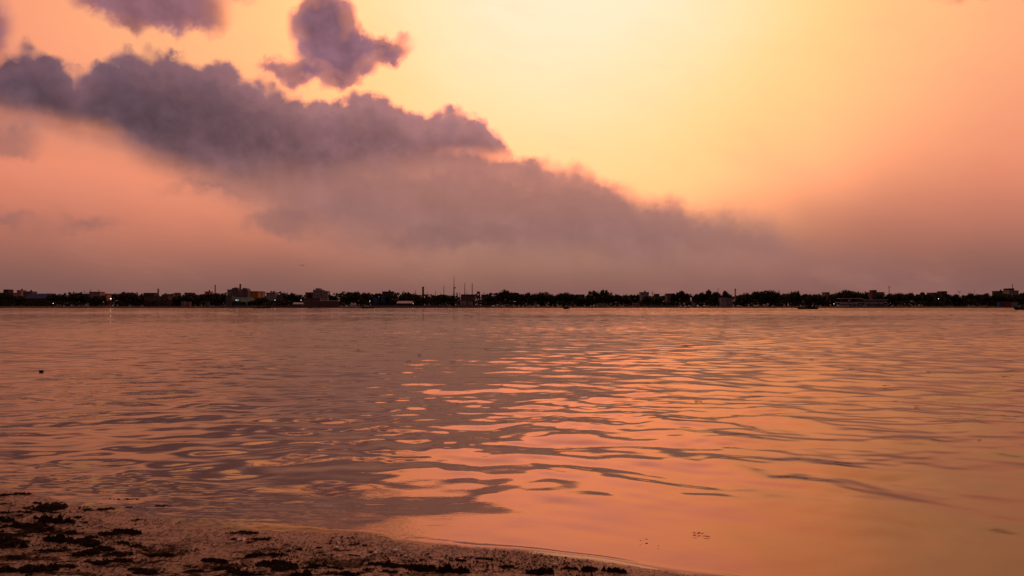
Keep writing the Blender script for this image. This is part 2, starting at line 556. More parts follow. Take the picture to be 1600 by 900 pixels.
# ------------------------------------------------------------------ near shore
def shore_mat():
    m = bpy.data.materials.new('wet_silt'); m.use_nodes = True
    n = NT(m.node_tree); b = m.node_tree.nodes['Principled BSDF']
    g = n.new('ShaderNodeNewGeometry'); pos = g.outputs['Position']
    a = n.noise(pos, 3.0, 6.0, 0.6); sq = n.new('ShaderNodeVectorMath', operation='MULTIPLY'); n.link(pos, sq.inputs[0]); sq.inputs[1].default_value = (1.0, 0.36, 1.0); c = n.noise(sq.outputs[0], 48.0, 4.0, 0.75)
    at_ = n.new('ShaderNodeAttribute'); at_.attribute_name = 'wet'; wet = at_.outputs['Fac']
    base = n.ramp(a, [(0.3, (0.23, 0.172, 0.11, 1)), (0.7, (0.38, 0.28, 0.18, 1))])
    st = n.new('ShaderNodeVectorMath', operation='MULTIPLY'); n.link(pos, st.inputs[0]); st.inputs[1].default_value = (2.6, 5.0, 1.0)
    stain = n.mul(n.ss(0.49, 0.55, n.noise(st.outputs[0], 1.3, 7.0, 0.66, 0.4)), n.m('SUBTRACT', 1.0, wet))
    base = n.mix(wet, base, n.ramp(a, [(0.3, (0.30, 0.20, 0.13, 1)), (0.7, (0.45, 0.30, 0.19, 1))]))
    base = n.mix(n.mul(stain, 0.9), base, (0.018, 0.012, 0.008, 1))
    spk = n.ss(0.50, 0.57, c)
    base = n.mix(n.mul(spk, 0.8), base, (0.035, 0.022, 0.015, 1))
    base = n.mix(n.mul(n.ss(0.46, 0.40, c), 0.5), base, (0.45, 0.31, 0.22, 1))
    n.link(base, b.inputs['Base Color'])
    n.link(n.mx(n.m('SUBTRACT', 0.36, n.mul(wet, 0.24)), n.mul(stain, 0.8)), b.inputs['Roughness'])
    n.link(n.m('MULTIPLY', n.m('SUBTRACT', n.mad(wet, 0.25, 0.3), n.mul(stain, 0.28)), n.m('SUBTRACT', 1.0, n.mul(spk, 0.8))), b.inputs['Specular IOR Level'])
    b.inputs['IOR'].default_value = 1.4
    bp = n.new('ShaderNodeBump'); bp.inputs['Strength'].default_value = 1.0; bp.inputs['Distance'].default_value = 1.0
    n.link(n.add(n.mul(c, 0.034), n.mul(n.noise(pos, 17.0, 5.0, 0.62), 0.030)), bp.inputs['Height'])
    n.link(bp.outputs[0], b.inputs['Normal'])
    return m


MS = shore_mat()


def shore_h(x, y):
    s = shore_y(x) - y                            # metres inland
    h = 0.030 * s
    h = np.where(s < 0, 0.10 * s, h)
    h = h + 0.05 * np.clip((s - 1.0) / 3, 0, 1) * (fbm(x * 1.1, y * 1.1, 61, 4) - 0.45)
    k = np.clip((s + 0.1) / 0.5, 0, 1)
    h = h + k * (0.026 * (fbm(x * 4.5, y * 4.5, 62, 4) - .5) + 0.024 * (fbm(x * 13 + y * 3, y * 8, 63, 3) - .5))
    h = h + np.clip(-y / 10, 0, 1) * 1.2
    return h


xs = np.concatenate([-np.geomspace(900, 5.62, 60), np.arange(-5.6, 2.2, 0.012), np.geomspace(2.25, 900, 70)])
ys = np.concatenate([-np.geomspace(400, 3.0, 30), np.linspace(-2.9, 3.5, 30), np.arange(3.55, 7.9, 0.012), np.geomspace(7.95, 40, 40)])
SX, SY = np.meshgrid(xs, ys)
shore = grid_mesh('river_shore', SX, SY, shore_h(SX, SY), MS)
inl = shore_y(SX) - SY
wetv = np.clip(1.0 - (inl + 0.25 * (fbm(SX * 1.7, SY * 1.7, 66, 3) - .5)) / 0.85, 0, 1)
wetv = np.maximum(wetv, 0.75 * np.clip((SX + 0.9) / 1.2, 0, 1))
atr = shore.data.attributes.new('wet', 'FLOAT', 'POINT'); atr.data.foreach_set('value', wetv.astype(np.float32).ravel())
tag(shore, kind='structure')
# ------------------------------------------------------------------ far bank
BZ = 1.3                                          # height of the land behind the bank
mB = mat_plain('bank_earth', (0.055, 0.046, 0.032), 0.9, 0.45, 0.12, spec=0.1)
bx = np.linspace(-2700, 2700, 1400)
prof_y = [798, 801.2, 801.4, 806, 811, 817, 822, 900, 1500, 4000, 9000, 16000]
prof_z = [-1.5, -0.3, 0.4, 0.6, 0.8, 1.1, 1.3, 1.3, 1.3, 1.3, 1.3, 1.3]
BX, BY = np.meshgrid(bx, np.array(prof_y, float))
BZZ = np.repeat(np.array(prof_z)[:, None], len(bx), 1)
mask = (BY > 801.3) & (BY < 830)
BZZ = BZZ + mask * (fbm(BX * 0.06, BY * 0.1, 81, 4) - .5) * .5
BY = BY + (BY < 830) * (fbm(BX * 0.03, BX * 0, 82, 3) - .5) * 5
BX[BY > 1000] *= 3
bank = grid_mesh('far_bank', BX, BY, BZZ, mB)
tag(bank, kind='structure')

MAT = dict(
    taupe=mat_plain('taupe_plaster', (0.20, 0.15, 0.14), 0.9, 0.3, 0.4),
    white=mat_plain('white_plaster', (0.34, 0.31, 0.30), 0.8, 0.2, 0.4),
    pale=mat_plain('pale_paint', (0.62, 0.58, 0.56), 0.7, 0.15, 0.4),
    pink=mat_plain('pink_plaster', (0.40, 0.22, 0.20), 0.9, 0.25, 0.4),
    lilac=mat_plain('lilac_plaster', (0.17, 0.14, 0.155), 0.9, 0.2, 0.4),
    grey=mat_plain('grey_concrete', (0.30, 0.29, 0.29), 0.9, 0.25, 0.4),
    dark=mat_plain('soot_dark_wall', (0.07, 0.055, 0.05), 0.9, 0.3, 0.4),
    brown=mat_plain('brown_brick', (0.17, 0.095, 0.075), 0.9, 0.35, 0.6),
    yellow=mat_plain('ochre_paint', (0.48, 0.22, 0.04), 0.8, 0.2, 0.4),
    blue=mat_plain('blue_paint', (0.06, 0.10, 0.30), 0.7, 0.25, 0.4),
    navy=mat_plain('navy_sheet', (0.03, 0.045, 0.14), 0.6, 0.25, 0.4),
    green=mat_plain('green_sheet', (0.06, 0.20, 0.15), 0.7, 0.25, 0.4),
    sheet=mat_plain('pale_sheet_roof', (0.55, 0.52, 0.50), 0.6, 0.2, 0.4),
    red=mat_plain('red_paint', (0.30, 0.05, 0.03), 0.7, 0.25, 0.4),
    steel=mat_plain('tower_steel', (0.10, 0.085, 0.08), 0.6, 0.2, 0.8, spec=0.4),
    glass=mat_plain('dim_window', (0.03, 0.03, 0.035), 0.25, 0.2, 0.8, spec=0.5),
    wood=mat_plain('tarred_wood', (0.030, 0.024, 0.020), 0.7, 0.3, 1.5),
    canvas=mat_plain('grey_canvas', (0.22, 0.20, 0.19), 0.9, 0.2, 1.0),
    bark=mat_plain('tree_bark', (0.06, 0.045, 0.035), 0.9, 0.3, 1.5),
    leafA=mat_plain('dark_foliage', (0.035, 0.050, 0.022), 0.9, 0.4, 0.25, spec=0.1),
    leafB=mat_plain('olive_foliage', (0.050, 0.060, 0.022), 0.9, 0.4, 0.25, spec=0.1),
    leafC=mat_plain('brownish_foliage', (0.060, 0.050, 0.026), 0.9, 0.4, 0.25, spec=0.1),
)


def X(px, Y): return at(px, 480, Y)[0]
def ZZ(py, Y): return at(800, py, Y)[2]


LAND = []                                        # (px, phrase) landmarks used to tell the trees apart

# windows shared by size
_win = {}


def window(parent, w, h, x, y, z):
    key = (round(w, 2), round(h, 2))
    if key not in _win:
        f = MB()
        f.box(-w / 2, w / 2, -0.10, 0.0, -0.12, 0.0)                 # sill
        f.box(-w / 2, -w / 2 + .1, -0.05, 0, 0.002, h); f.box(w / 2 - .1, w / 2, -0.05, 0, 0.002, h)
        f.box(-w / 2 + .102, w / 2 - .102, -0.05, 0, h - .1, h)
        p = MB(); p.box(-w / 2 + .104, w / 2 - .104, -0.03, 0, 0.004, h - .104)
        fo = f.build('window', MAT['sheet']); po = p.build('pane', MAT['glass'], fo)
        _win[key] = (fo.data, po.data)
        bpy.data.objects.remove(po); bpy.data.objects.remove(fo)
    fo = bpy.data.objects.new('window', _win[key][0]); COL.objects.link(fo); fo.parent = parent; fo.location = (x, y, z)
    po = bpy.data.objects.new('pane', _win[key][1]); COL.objects.link(po); po.parent = fo
    return fo


def house(p0, p1, pt, Y, mat, label, roof='flat', pb=None, cat='building', name='house', rmat=None, floors=None, ww=1.3, wins=True, tank=0, deep=11, mark=None, door=False):
    x0, x1 = X(p0, Y), X(p1, Y)
    base = BZ if pb is None else ZZ(pb, Y)
    top = ZZ(pt, Y)
    w = x1 - x0; h = top - base
    r = empty(name, ((x0 + x1) / 2, Y, base))
    tag(r, label, cat)
    rh = 0.0
    if roof == 'gable': rh = min(h * 0.42, w * 0.22)
    if roof == 'arch': rh = min(h * 0.5, w * 0.5)
    hw = h - rh - (0.5 if roof == 'flat' else 0)
    b = MB(); b.box(-w / 2, w / 2, 0, deep, -1.5, hw)
    if roof != 'flat' and roof == 'gable' and deep > w:
        pass
    b.build('wall', MAT[mat], r)
    rm = MAT[rmat or mat]
    q = MB()
    if roof == 'flat':
        q.box(-w / 2 - .25, w / 2 + .25, -.25, deep + .25, hw, hw + .22)
        q.box(-w / 2 - .1, w / 2 + .1, -.1, .08, hw + .22, hw + .7)
        q.box(-w / 2 - .1, w / 2 + .1, deep - .08, deep + .1, hw + .22, hw + .7)
        q.box(-w / 2 - .1, -w / 2 + .08, .08, deep - .08, hw + .22, hw + .7)
        q.box(w / 2 - .08, w / 2 + .1, .08, deep - .08, hw + .22, hw + .7)
    elif roof == 'gable':
        e = .5
        a = [(-w / 2 - e, -e, hw), (w / 2 + e, -e, hw), (w / 2 + e, deep + e, hw), (-w / 2 - e, deep + e, hw), (-w / 2 + w * .02, deep / 2, hw + rh), (w / 2 - w * .02, deep / 2, hw + rh)]
        q.v = a; q.f = [(0, 1, 5, 4), (2, 3, 4, 5), (0, 4, 3), (1, 2, 5), (0, 3, 2, 1)]
    elif roof == 'arch':
        n = 12; pts = [(-w / 2 * math.cos(math.pi * i / n), hw + rh * math.sin(math.pi * i / n)) for i in range(n + 1)]
        q.v = [(x, -.1, z) for x, z in pts] + [(x, deep + .1, z) for x, z in pts]
        q.f = [(i, i + 1, n + 2 + i, n + 1 + i) for i in range(n)] + [tuple(range(n + 1))[::-1], tuple(range(n + 1, 2 * n + 2))]
    ro = q.build('roof', rm, r)
    for t in range(tank):
        tb = MB(); tx = (t - (tank - 1) / 2) * w * .45 + w * .12
        tb.lathe(tx, deep * .5, [(.9, hw + .22), (.9, hw + 2.0), (.25, hw + 2.5)], 10)
        tb.build('water_tank', MAT['dark'], ro)
    if wins:
        fl = floors or max(1, int(round(hw / 3.3)))
        fh = hw / fl
        nc = max(1, int(w / 3.0)); 
        for j in range(fl):
            for i in range(nc):
                if random.random() < .12: continue
                xx = -w / 2 + (i + .5) * w / nc
                if door and j == 0 and i == nc // 2:
                    d = MB(); d.box(xx - .6, xx + .6, -.06, 0, 0, 2.2); d.build('door', MAT['dark'], r); continue
                window(r, ww, min(1.5, fh * .5), xx, 0, j * fh + fh * .32)
    if mark: LAND.append(((p0 + p1) / 2, mark))
    return r, w, hw, h


house(-14, 20, 457.5, 935, 'taupe', 'low taupe block behind the trees at the far shoreline\'s leftmost end', mark='the leftmost taupe block')
r, w, hw, h = house(5, 12, 452.5, 990, 'dark', 'small dark stair tower rising over the leftmost taupe block', wins=False)
house(26, 32, 453.5, 960, 'pink', 'small square pinkish block rising left of the navy-roofed shed', tank=1)
house(36, 49, 455.5, 950, 'taupe', 'dull flat-topped block just behind the navy-roofed shed', tank=1)
house(40, 75, 458.6, 880, 'dark', 'long low shed with a navy blue pitched roof among trees', 'gable', cat='shed', name='shed', rmat='navy', wins=False, mark='the navy-roofed shed')
house(72, 79, 458.8, 945, 'taupe', 'tiny taupe block at the right end of the navy-roofed shed')
house(139, 156, 456.0, 930, 'pink', 'dusky pink block with two posts standing on its roof', tank=0, mark='the pink block with roof posts')
house(157, 167, 458.8, 960, 'pink', 'lower pink block to the right of the block with roof posts')
house(224, 241, 457.8, 945, 'dark', 'dark flat block above the left half of the brown brick mill')
house(225, 262, 463.2, 840, 'brown', 'long brown brick mill building with rows of windows by its chimney', name='mill_building', ww=1.6, floors=3, mark='the brown brick mill')
house(254, 270, 459.8, 1000, 'taupe', 'faint low block behind the trees right of the mill chimney')
house(272, 277, 457.6, 1010, 'taupe', 'narrow faint block standing in the dip right of the brown mill')
house(288, 299, 457.4, 980, 'taupe', 'faint broad block peeping over the trees between mill and thin chimney')
house(320, 327, 455.6, 970, 'pink', 'small pinkish block with rooftop clutter left of the thin chimney', tank=1)
house(355, 364, 452.5, 935, 'grey', 'stepped grey apartment block left of the round-topped pair', tank=1)
house(363, 372.5, 449.0, 930, 'lilac', 'tall mauve round-topped tower just left of the thick chimney', 'arch', name='apartment_tower', mark='the mauve round-topped towers')
house(376.5, 387, 449.8, 930, 'lilac', 'tall mauve round-topped tower just right of the thick chimney', 'arch', name='apartment_tower')
house(352.5, 362, 462.5, 836, 'lilac', 'small pale bluish house at the water by the round-topped towers', floors=2)
house(365, 392, 464.6, 838, 'green', 'low shed with green sheet walls and two lamps', 'gable', cat='shed', name='shed', wins=False, mark='the green shed')
house(376, 387.5, 470, 826, 'pale', 'small white hut below the green shed', 'flat', name='hut', cat='hut', ww=.9, floors=1, deep=5, door=True)
house(390, 403, 455.2, 860, 'yellow', 'bright ochre yellow building beside the round-topped towers', mark='the yellow building', floors=4)
house(402.5, 409, 455.4, 872, 'grey', 'narrow grey building tucked against the yellow building')
house(416, 430, 457.6, 900, 'white', 'whitish house with a dark roof line right of the yellow building', rmat='brown', tank=1, mark='the whitish house')
house(433, 446, 460.4, 905, 'lilac', 'pale lilac low house right of the whitish house')
house(477, 489, 457.0, 900, 'brown', 'brown flat-roofed block left of the tall white block')
house(489, 504, 453.0, 885, 'white', 'tall white block with stepped roofline over the long ghat hall', floors=5, tank=0, mark='the tall white block')
house(493, 499, 450.6, 892, 'white', 'white stair tower sticking up over the tall white block', wins=False)
house(504.2, 512, 455.0, 880, 'white', 'lower white wing at the right of the tall white block', floors=4)
house(474, 500, 466.2, 834, 'brown', 'dark brown riverside hall below the tall white block', wins=True, floors=2, name='riverside_hall')
house(500.4, 528, 469.6, 832, 'brown', 'low riverside hall with a pale roof edge', rmat='sheet', floors=1, name='riverside_hall', ww=2.0)
for i, (a, b) in enumerate(((547.5, 551.8), (552.2, 556.5))):
    Y = 816; t = empty('tent', (X((a + b) / 2, Y), Y, 1.4)); w = (X(b, Y) - X(a, Y)) / 2
    tag(t, ('pale pointed tent, the one on the left of the pair', 'pale pointed tent, the one on the right of the pair')[i] + ' under the big tree', 'tent', 'pale tents on the bank')
    m = MB(); m.v = [(-w, -w, 1.6), (w, -w, 1.6), (w, w, 1.6), (-w, w, 1.6), (0, 0, 4.0)]; m.f = [(0, 1, 4), (1, 2, 4), (2, 3, 4), (3, 0, 4)]; m.build('tent_roof', MAT['pale'], t)
    m = MB(); m.box(-w + .05, w - .05, -w + .05, w - .05, -.6, 1.598); m.build('side_cloth', MAT['sheet'], t)
    LAND.append((552, 'the pale tents')) if i == 0 else None
house(597, 614, 455.6, 900, 'dark', 'dark flat-topped block over the blue shed', tank=1, mark='the dark block over the blue shed')
house(583, 612, 465.6, 842, 'blue', 'wide low shed painted dark blue near the pair of tents', cat='shed', name='shed', wins=False, floors=1)
house(620, 645, 470.3, 830, 'dark', 'long dark open shed with a pale metal roof', 'gable', cat='shed', name='shed', rmat='sheet', wins=False, deep=8)
house(720, 742, 460.2, 850, 'brown', 'reddish brown building with rows of windows under the masts', ww=1.6, floors=4, mark='the reddish brown building')
house(719, 728, 470.5, 822, 'white', 'small low pale hut in front of the reddish brown building', name='hut', cat='hut', floors=1, deep=4)
house(731, 738, 471.6, 820, 'grey', 'small grey hut right of the low pale hut', name='hut', cat='hut', floors=1, deep=4)
house(752, 766, 460.4, 905, 'dark', 'dark low block just right of the water tower')
house(901, 912, 460.2, 1050, 'pink', 'faint pinkish block in the dip between two tree groups', mark='the faint pink block')
house(935, 946, 474.4, 818, 'grey', 'low grey hut on the bank under the tallest tree', name='hut', cat='hut', floors=1, deep=4)
house(989, 999, 473.6, 818, 'pink', 'low dusty pink hut at the waterside left of the grey block', name='hut', cat='hut', floors=1, deep=4)
house(1001, 1014, 456.6, 940, 'grey', 'grey block with a rooftop tank left of the forked mast', tank=1, mark='the grey block')
house(1024, 1030.5, 459.4, 950, 'dark', 'small dark block right of the forked mast')
house(1042, 1055, 458.8, 960, 'taupe', 'taupe block half hidden by trees left of the tallest dome tree')
house(1127, 1136.6, 465.4, 832, 'white', 'white house front with a dark doorway, left of its grey twin', floors=2, door=True, mark='the white waterside houses')
house(1137.4, 1145, 466.2, 834, 'grey', 'bluish grey house joined to the white house front', floors=2)
house(1082, 1086, 474.6, 815, 'white', 'tiny white kiosk alone on the bank', name='kiosk', cat='kiosk', floors=1, deep=2, wins=False, door=False)
house(1212, 1222, 461.0, 950, 'taupe', 'pale base building under the slim turret', mark='the slim turret')
house(1290, 1296.5, 456.8, 940, 'taupe', 'narrow block poking up left of the broad dome tree')
house(1362, 1382, 456.6, 930, 'brown', 'long brown flat block above the ferry terminal', mark='the long brown block')
house(1365.5, 1370, 453.4, 938, 'dark', 'dark stair head standing on the long brown block', wins=False)
house(1456, 1472, 457.4, 935, 'brown', 'brown flat building left part beside the taller dark block', mark='the brown stepped building')
house(1472.3, 1480, 455.2, 925, 'dark', 'dark block one storey taller than its brown neighbour')
house(1449, 1462, 466.6, 850, 'pink', 'pink-walled house with a pale roof edge among dark trees', rmat='sheet', floors=2)
house(1559, 1574, 454.8, 960, 'dark', 'dark flat building left of the white tower block', tank=1)
house(1577, 1592, 454.0, 900, 'white', 'white tower block with a mast on top near the right edge', floors=6, mark='the white tower block')
house(1577.5, 1585, 450.8, 905, 'dark', 'dark lift housing on the white tower block', wins=False)
house(1562, 1568, 472.4, 818, 'blue', 'low blue waterside stall left of the red one', name='stall', cat='stall', floors=1, deep=4, wins=False)
house(1569, 1579, 472.0, 818, 'red', 'low dull red waterside stall between blue and grey ones', name='stall', cat='stall', floors=1, deep=4, wins=False)
house(1580, 1590, 472.6, 818, 'grey', 'low grey waterside stall next to the docked black boat', name='stall', cat='stall', floors=1, deep=4, wins=False)
house(320, 326, 471.4, 817, 'lilac', 'small lilac stall on the bank, first of two by the pale awning', name='stall', cat='stall', floors=1, deep=3, wins=False)
house(283, 288, 471.2, 817, 'grey', 'small grey hut on the bank below the dip in the trees', name='hut', cat='hut', floors=1, deep=3)
house(291, 297, 472, 817, 'pink', 'small pink hut on the bank beside the small grey hut', name='hut', cat='hut', floors=1, deep=3)
house(458, 472, 472.5, 816, 'taupe', 'low taupe stall with a sloping roof by the lamp post', 'gable', name='stall', cat='stall', floors=1, deep=5, wins=False, rmat='sheet')

# ferry terminal: two open decks on posts
Y = 812
t = empty('ferry_terminal', (X(1349, Y), Y, 0)); tag(t, 'long pale two-decked ferry terminal with posts along the water', 'terminal')
LAND.append((1349, 'the ferry terminal'))
w = (X(1389, Y) - X(1311, Y)) / 2
zb, z1, z2 = ZZ(478, Y), ZZ(472.2, Y), ZZ(466.6, Y)
m = MB(); m.box(-w, w, 0, 8, -1.5, zb + .3); m.build('base_deck', MAT['grey'], t)
m = MB(); m.box(-w, w * .98, .2, 8, z1 - .5, z1); m.build('upper_deck', MAT['sheet'], t)
m = MB(); m.box(-w * .92, w * .0, -.4, 8.4, z2 - .1, z2 + .35); m.build('roof', MAT['pale'], t)
m = MB(); m.box(w * .02, w, -.4, 8.4, z2 - 1.2, z2 - .8); m.build('roof', MAT['sheet'], t)
for i in range(20):
    xx = -w * .95 + i * w * 1.9 / 19
    m = MB(); m.box(-.15, .15, 0, .3, zb + .3, z1 - .502); m.build('post', MAT['dark'], t, loc=(xx, .3, 0))
    m = MB(); m.box(-.1, .1, 0, .2, z1, z2 - (.102 if xx < 0 else 1.202)); m.build('post', MAT['dark'], t, loc=(xx, .3, 0)) if xx > -w * .9 else None
for i in range(9):
    if i == 4: continue
    xx = -w * .86 + i * w * .2
    m = MB(); m.box(-w * .075, w * .075, 0, .1, zb + 1.6, z1 - .8); m.build('wall_panel', MAT['pale'], t, loc=(xx, .6, 0))
for i in range(7):
    xx = w * .1 + i * w * .135
    m = MB(); m.box(-w * .05, w * .05, 0, .1, z1 + .6, z2 - 1.5); m.build('railing_panel', MAT['grey'], t, loc=(xx, .6, 0))
m = MB(); m.box(-w * 1.02, -w * .62, -3, -.1, -.6, zb - .3 + .9); m.build('pontoon', MAT['sheet'], t)

# concrete steps and walls on the bank
for p0, p1, mt, lb in ((338, 395, 'taupe', 'stepped river landing below the green shed'), (404, 528, 'brown', 'stepped river landing below the long brown hall'),
                       (566, 700, 'taupe', 'broad stepped river landing below the blue shed and trees'), (708, 768, 'taupe', 'stepped river landing below the lattice towers'),
                       (1010, 1060, 'taupe', 'short stepped landing below the grey block')):
    t = MB(); x0, x1 = X(p0, 806), X(p1, 806)
    for k in range(9):
        t.box(x0, x1, 803.2 + k * 1.5, 804.7 + k * 1.5 - .003, -.5, .75 + k * .19)
    o = t.build('river_steps', MAT[mt]); tag(o, lb, 'steps', 'stepped landings on the far bank')

# chimneys, masts and towers
def chimney(px, pt, pb, Y, wpx, mat, label, mark):
    x, zt = X(px, Y), ZZ(pt, Y); rr_ = wpx * Y / F / 2
    r = empty('chimney', (x, Y, BZ)); tag(r, label, 'chimney'); h = zt - BZ
    m = MB(); m.lathe(0, 0, [(rr_ * 1.25, -1), (rr_ * .98, h * .95)], 14); m.build('shaft', MAT[mat], r, True)
    m = MB(); m.lathe(0, 0, [(rr_ * 1.05, h * .95), (rr_ * 1.2, h * .965), (rr_ * 1.2, h * .99), (rr_ * .95, h)], 14); m.build('rim', MAT['dark'], r)
    LAND.append((px, mark))


chimney(247, 451.2, 463, 850, 2.2, 'dark', 'dark brick chimney standing over the long brown mill', 'the mill chimney')
chimney(336, 445.5, 458, 960, 1.9, 'pink', 'thin reddish chimney rising behind trees left of the round-topped towers', 'the thin reddish chimney')
chimney(375.3, 443.8, 462, 915, 2.6, 'brown', 'thick dark chimney between the two mauve round-topped towers', 'the thick chimney')
chimney(661, 448.0, 463, 900, 3.0, 'dark', 'thick dark chimney left of the tall lattice towers', 'the dark factory chimney')
chimney(1149, 451.2, 462, 930, 2.0, 'pink', 'squat reddish chimney behind the white waterside houses', 'the squat reddish chimney')


def lattice(px, pt, Y, wpx, label, mark, dish=None):
    x, h = X(px, Y), ZZ(pt, Y) - BZ; hb = wpx * Y / F / 2
    r = empty('lattice_tower', (x, Y, BZ)); tag(r, label, 'tower')
    hs = h * .62
    for sx, sy in ((-1, -1), (1, -1), (1, 1), (-1, 1)):
        m = MB(); m.tube((sx * hb, sy * hb, -1), (sx * hb * .22, sy * hb * .22, hs), .20, .14, 6); m.build('leg', MAT['steel'], r)
    m = MB(); n = 7
    for k in range(n):
        a0, a1 = k / n, (k + 1) / n; w0, w1 = hb * (1 - .78 * a0), hb * (1 - .78 * a1); z0, z1_ = hs * a0, hs * a1
        for (s0, s1) in (((-1, -1), (1, -1)), ((1, -1), (1, 1)), ((1, 1), (-1, 1)), ((-1, 1), (-1, -1))):
            m.tube((s0[0] * w0, s0[1] * w0, z0), (s1[0] * w1, s1[1] * w1, z1_), .10, n=5)
            m.tube((s1[0] * w0, s1[1] * w0, z0), (s0[0] * w1, s0[1] * w1, z1_), .10, n=5)
            m.tube((s0[0] * w1, s0[1] * w1, z1_), (s1[0] * w1, s1[1] * w1, z1_), .10, n=5)
    m.build('bracing', MAT['steel'], r)
    m = MB(); m.tube((0, 0, hs), (0, 0, h), .34, .20, 8); m.build('antenna_mast', MAT['steel'], r)
    if dish:
        m = MB(); m.lathe(0, 0, [(.9, 0), (.7, .35), (.1, .5)], 14); d = m.build('dish', MAT['grey'], r, loc=(1.0, -.6, dish * h)); d.rotation_euler = (math.radians(70), 0, 0)
    LAND.append((px, mark))


lattice(709.3, 431.8, 880, 4.6, 'tallest lattice tower on the far bank with a dish halfway up', 'the tallest lattice tower', .62)
lattice(726.2, 441.2, 890, 3.0, 'shorter lattice tower just right of the tallest one', 'the shorter lattice tower')


def mast(px, pt, Y, label, r=.22, top=None, arms=0):
    x, h = X(px, Y), ZZ(pt, Y) - BZ
    e = empty('mast', (x, Y, BZ)); tag(e, label, 'mast')
    m = MB(); m.tube((0, 0, -1), (0, 0, h), r * 1.5, r, 8); m.build('pole', MAT['steel'], e)
    for k in range(arms):
        m = MB(); m.tube((-1.3, 0, h * .93 - k * 1.3), (1.3, 0, h * .93 - k * 1.3), r * .7, n=6); m.build('crossarm', MAT['steel'], e)
    if top == 'lamp':
        m = MB(); m.lathe(0, 0, [(.3, h), (1.5, h + .15), (1.5, h + .5), (.2, h + .6)], 12); m.build('lamp_ring', MAT['steel'], e)


mast(630.5, 454, 905, 'thin pole leaning over trees right of the dark block', arms=1)
mast(634.5, 456.5, 940, 'short thin pole right next to the leaning pole')
mast(649, 453.2, 900, 'thin pole left of the dark factory chimney')
mast(667.5, 456, 900, 'short pole just right of the dark factory chimney')
mast(680.5, 454.6, 900, 'short thin mast between the factory chimney and the tall slim mast')
mast(693.5, 446.4, 900, 'tall slim mast left of the tallest lattice tower', .26)
mast(688, 458, 930, 'stubby pole just left of the tall slim mast')
mast(718, 457, 900, 'stubby pole between the two lattice towers')
mast(729.5, 455.6, 885, 'short pole touching the shorter lattice tower')
mast(737.8, 442.8, 890, 'tall slim mast right of the shorter lattice tower', .34)
mast(754.5, 455.2, 960, 'faint short pole right of the water tower', .12)
mast(131.5, 452.8, 950, 'thin antenna with two crossarms left of the pink block', .13, arms=2)
mast(141.3, 452.2, 938, 'left one of two posts on the pink block', .3)
mast(154.3, 452.2, 938, 'right one of two posts on the pink block', .36)
mast(537, 455.2, 880, 'short dark pole rising from the left of the big tree group')
mast(583, 459.0, 900, 'short pale pole between the big tree group and the blue shed')
mast(1019.5, 455.4, 930, 'forked mast right of the grey block', .2, arms=2)
mast(1122, 449.6, 950, 'thin mast over the trees left of the squat chimney', .16, arms=1)
mast(1217.3, 454.0, 945, 'slim turret-like post over trees', .55)
mast(1389.5, 446.6, 900, 'slim mast with a thick head above the ferry terminal', .26, arms=1)
mast(1499, 456.4, 880, 'high-mast lamp with a disc-shaped head over the trees', .12, top='lamp')
mast(1522.5, 451.5, 980, 'very thin faint mast right of the disc-headed lamp', .10)
mast(1582.3, 443.6, 902, 'slim mast on top of the white tower block', .3)

# water tower
Y = 900; r = empty('water_tower', (X(747.5, Y), Y, BZ)); tag(r, 'squat water tower on thin legs right of the tall slim mast', 'water tower'); LAND.append((747.5, 'the water tower'))
h0, h1 = ZZ(459.2, Y) - BZ, ZZ(455.2, Y) - BZ
for k in range(6):
    a = k * math.pi / 3; m = MB(); m.tube((1.6 * math.cos(a), 1.6 * math.sin(a), -1), (1.5 * math.cos(a), 1.5 * math.sin(a), h0), .22, n=6); m.build('leg', MAT['steel'], r)
m = MB(); m.lathe(0, 0, [(1.4, h0), (1.75, h0 + .3), (1.75, h1 - .3), (.4, h1)], 16); m.build('tank', MAT['brown'], r)

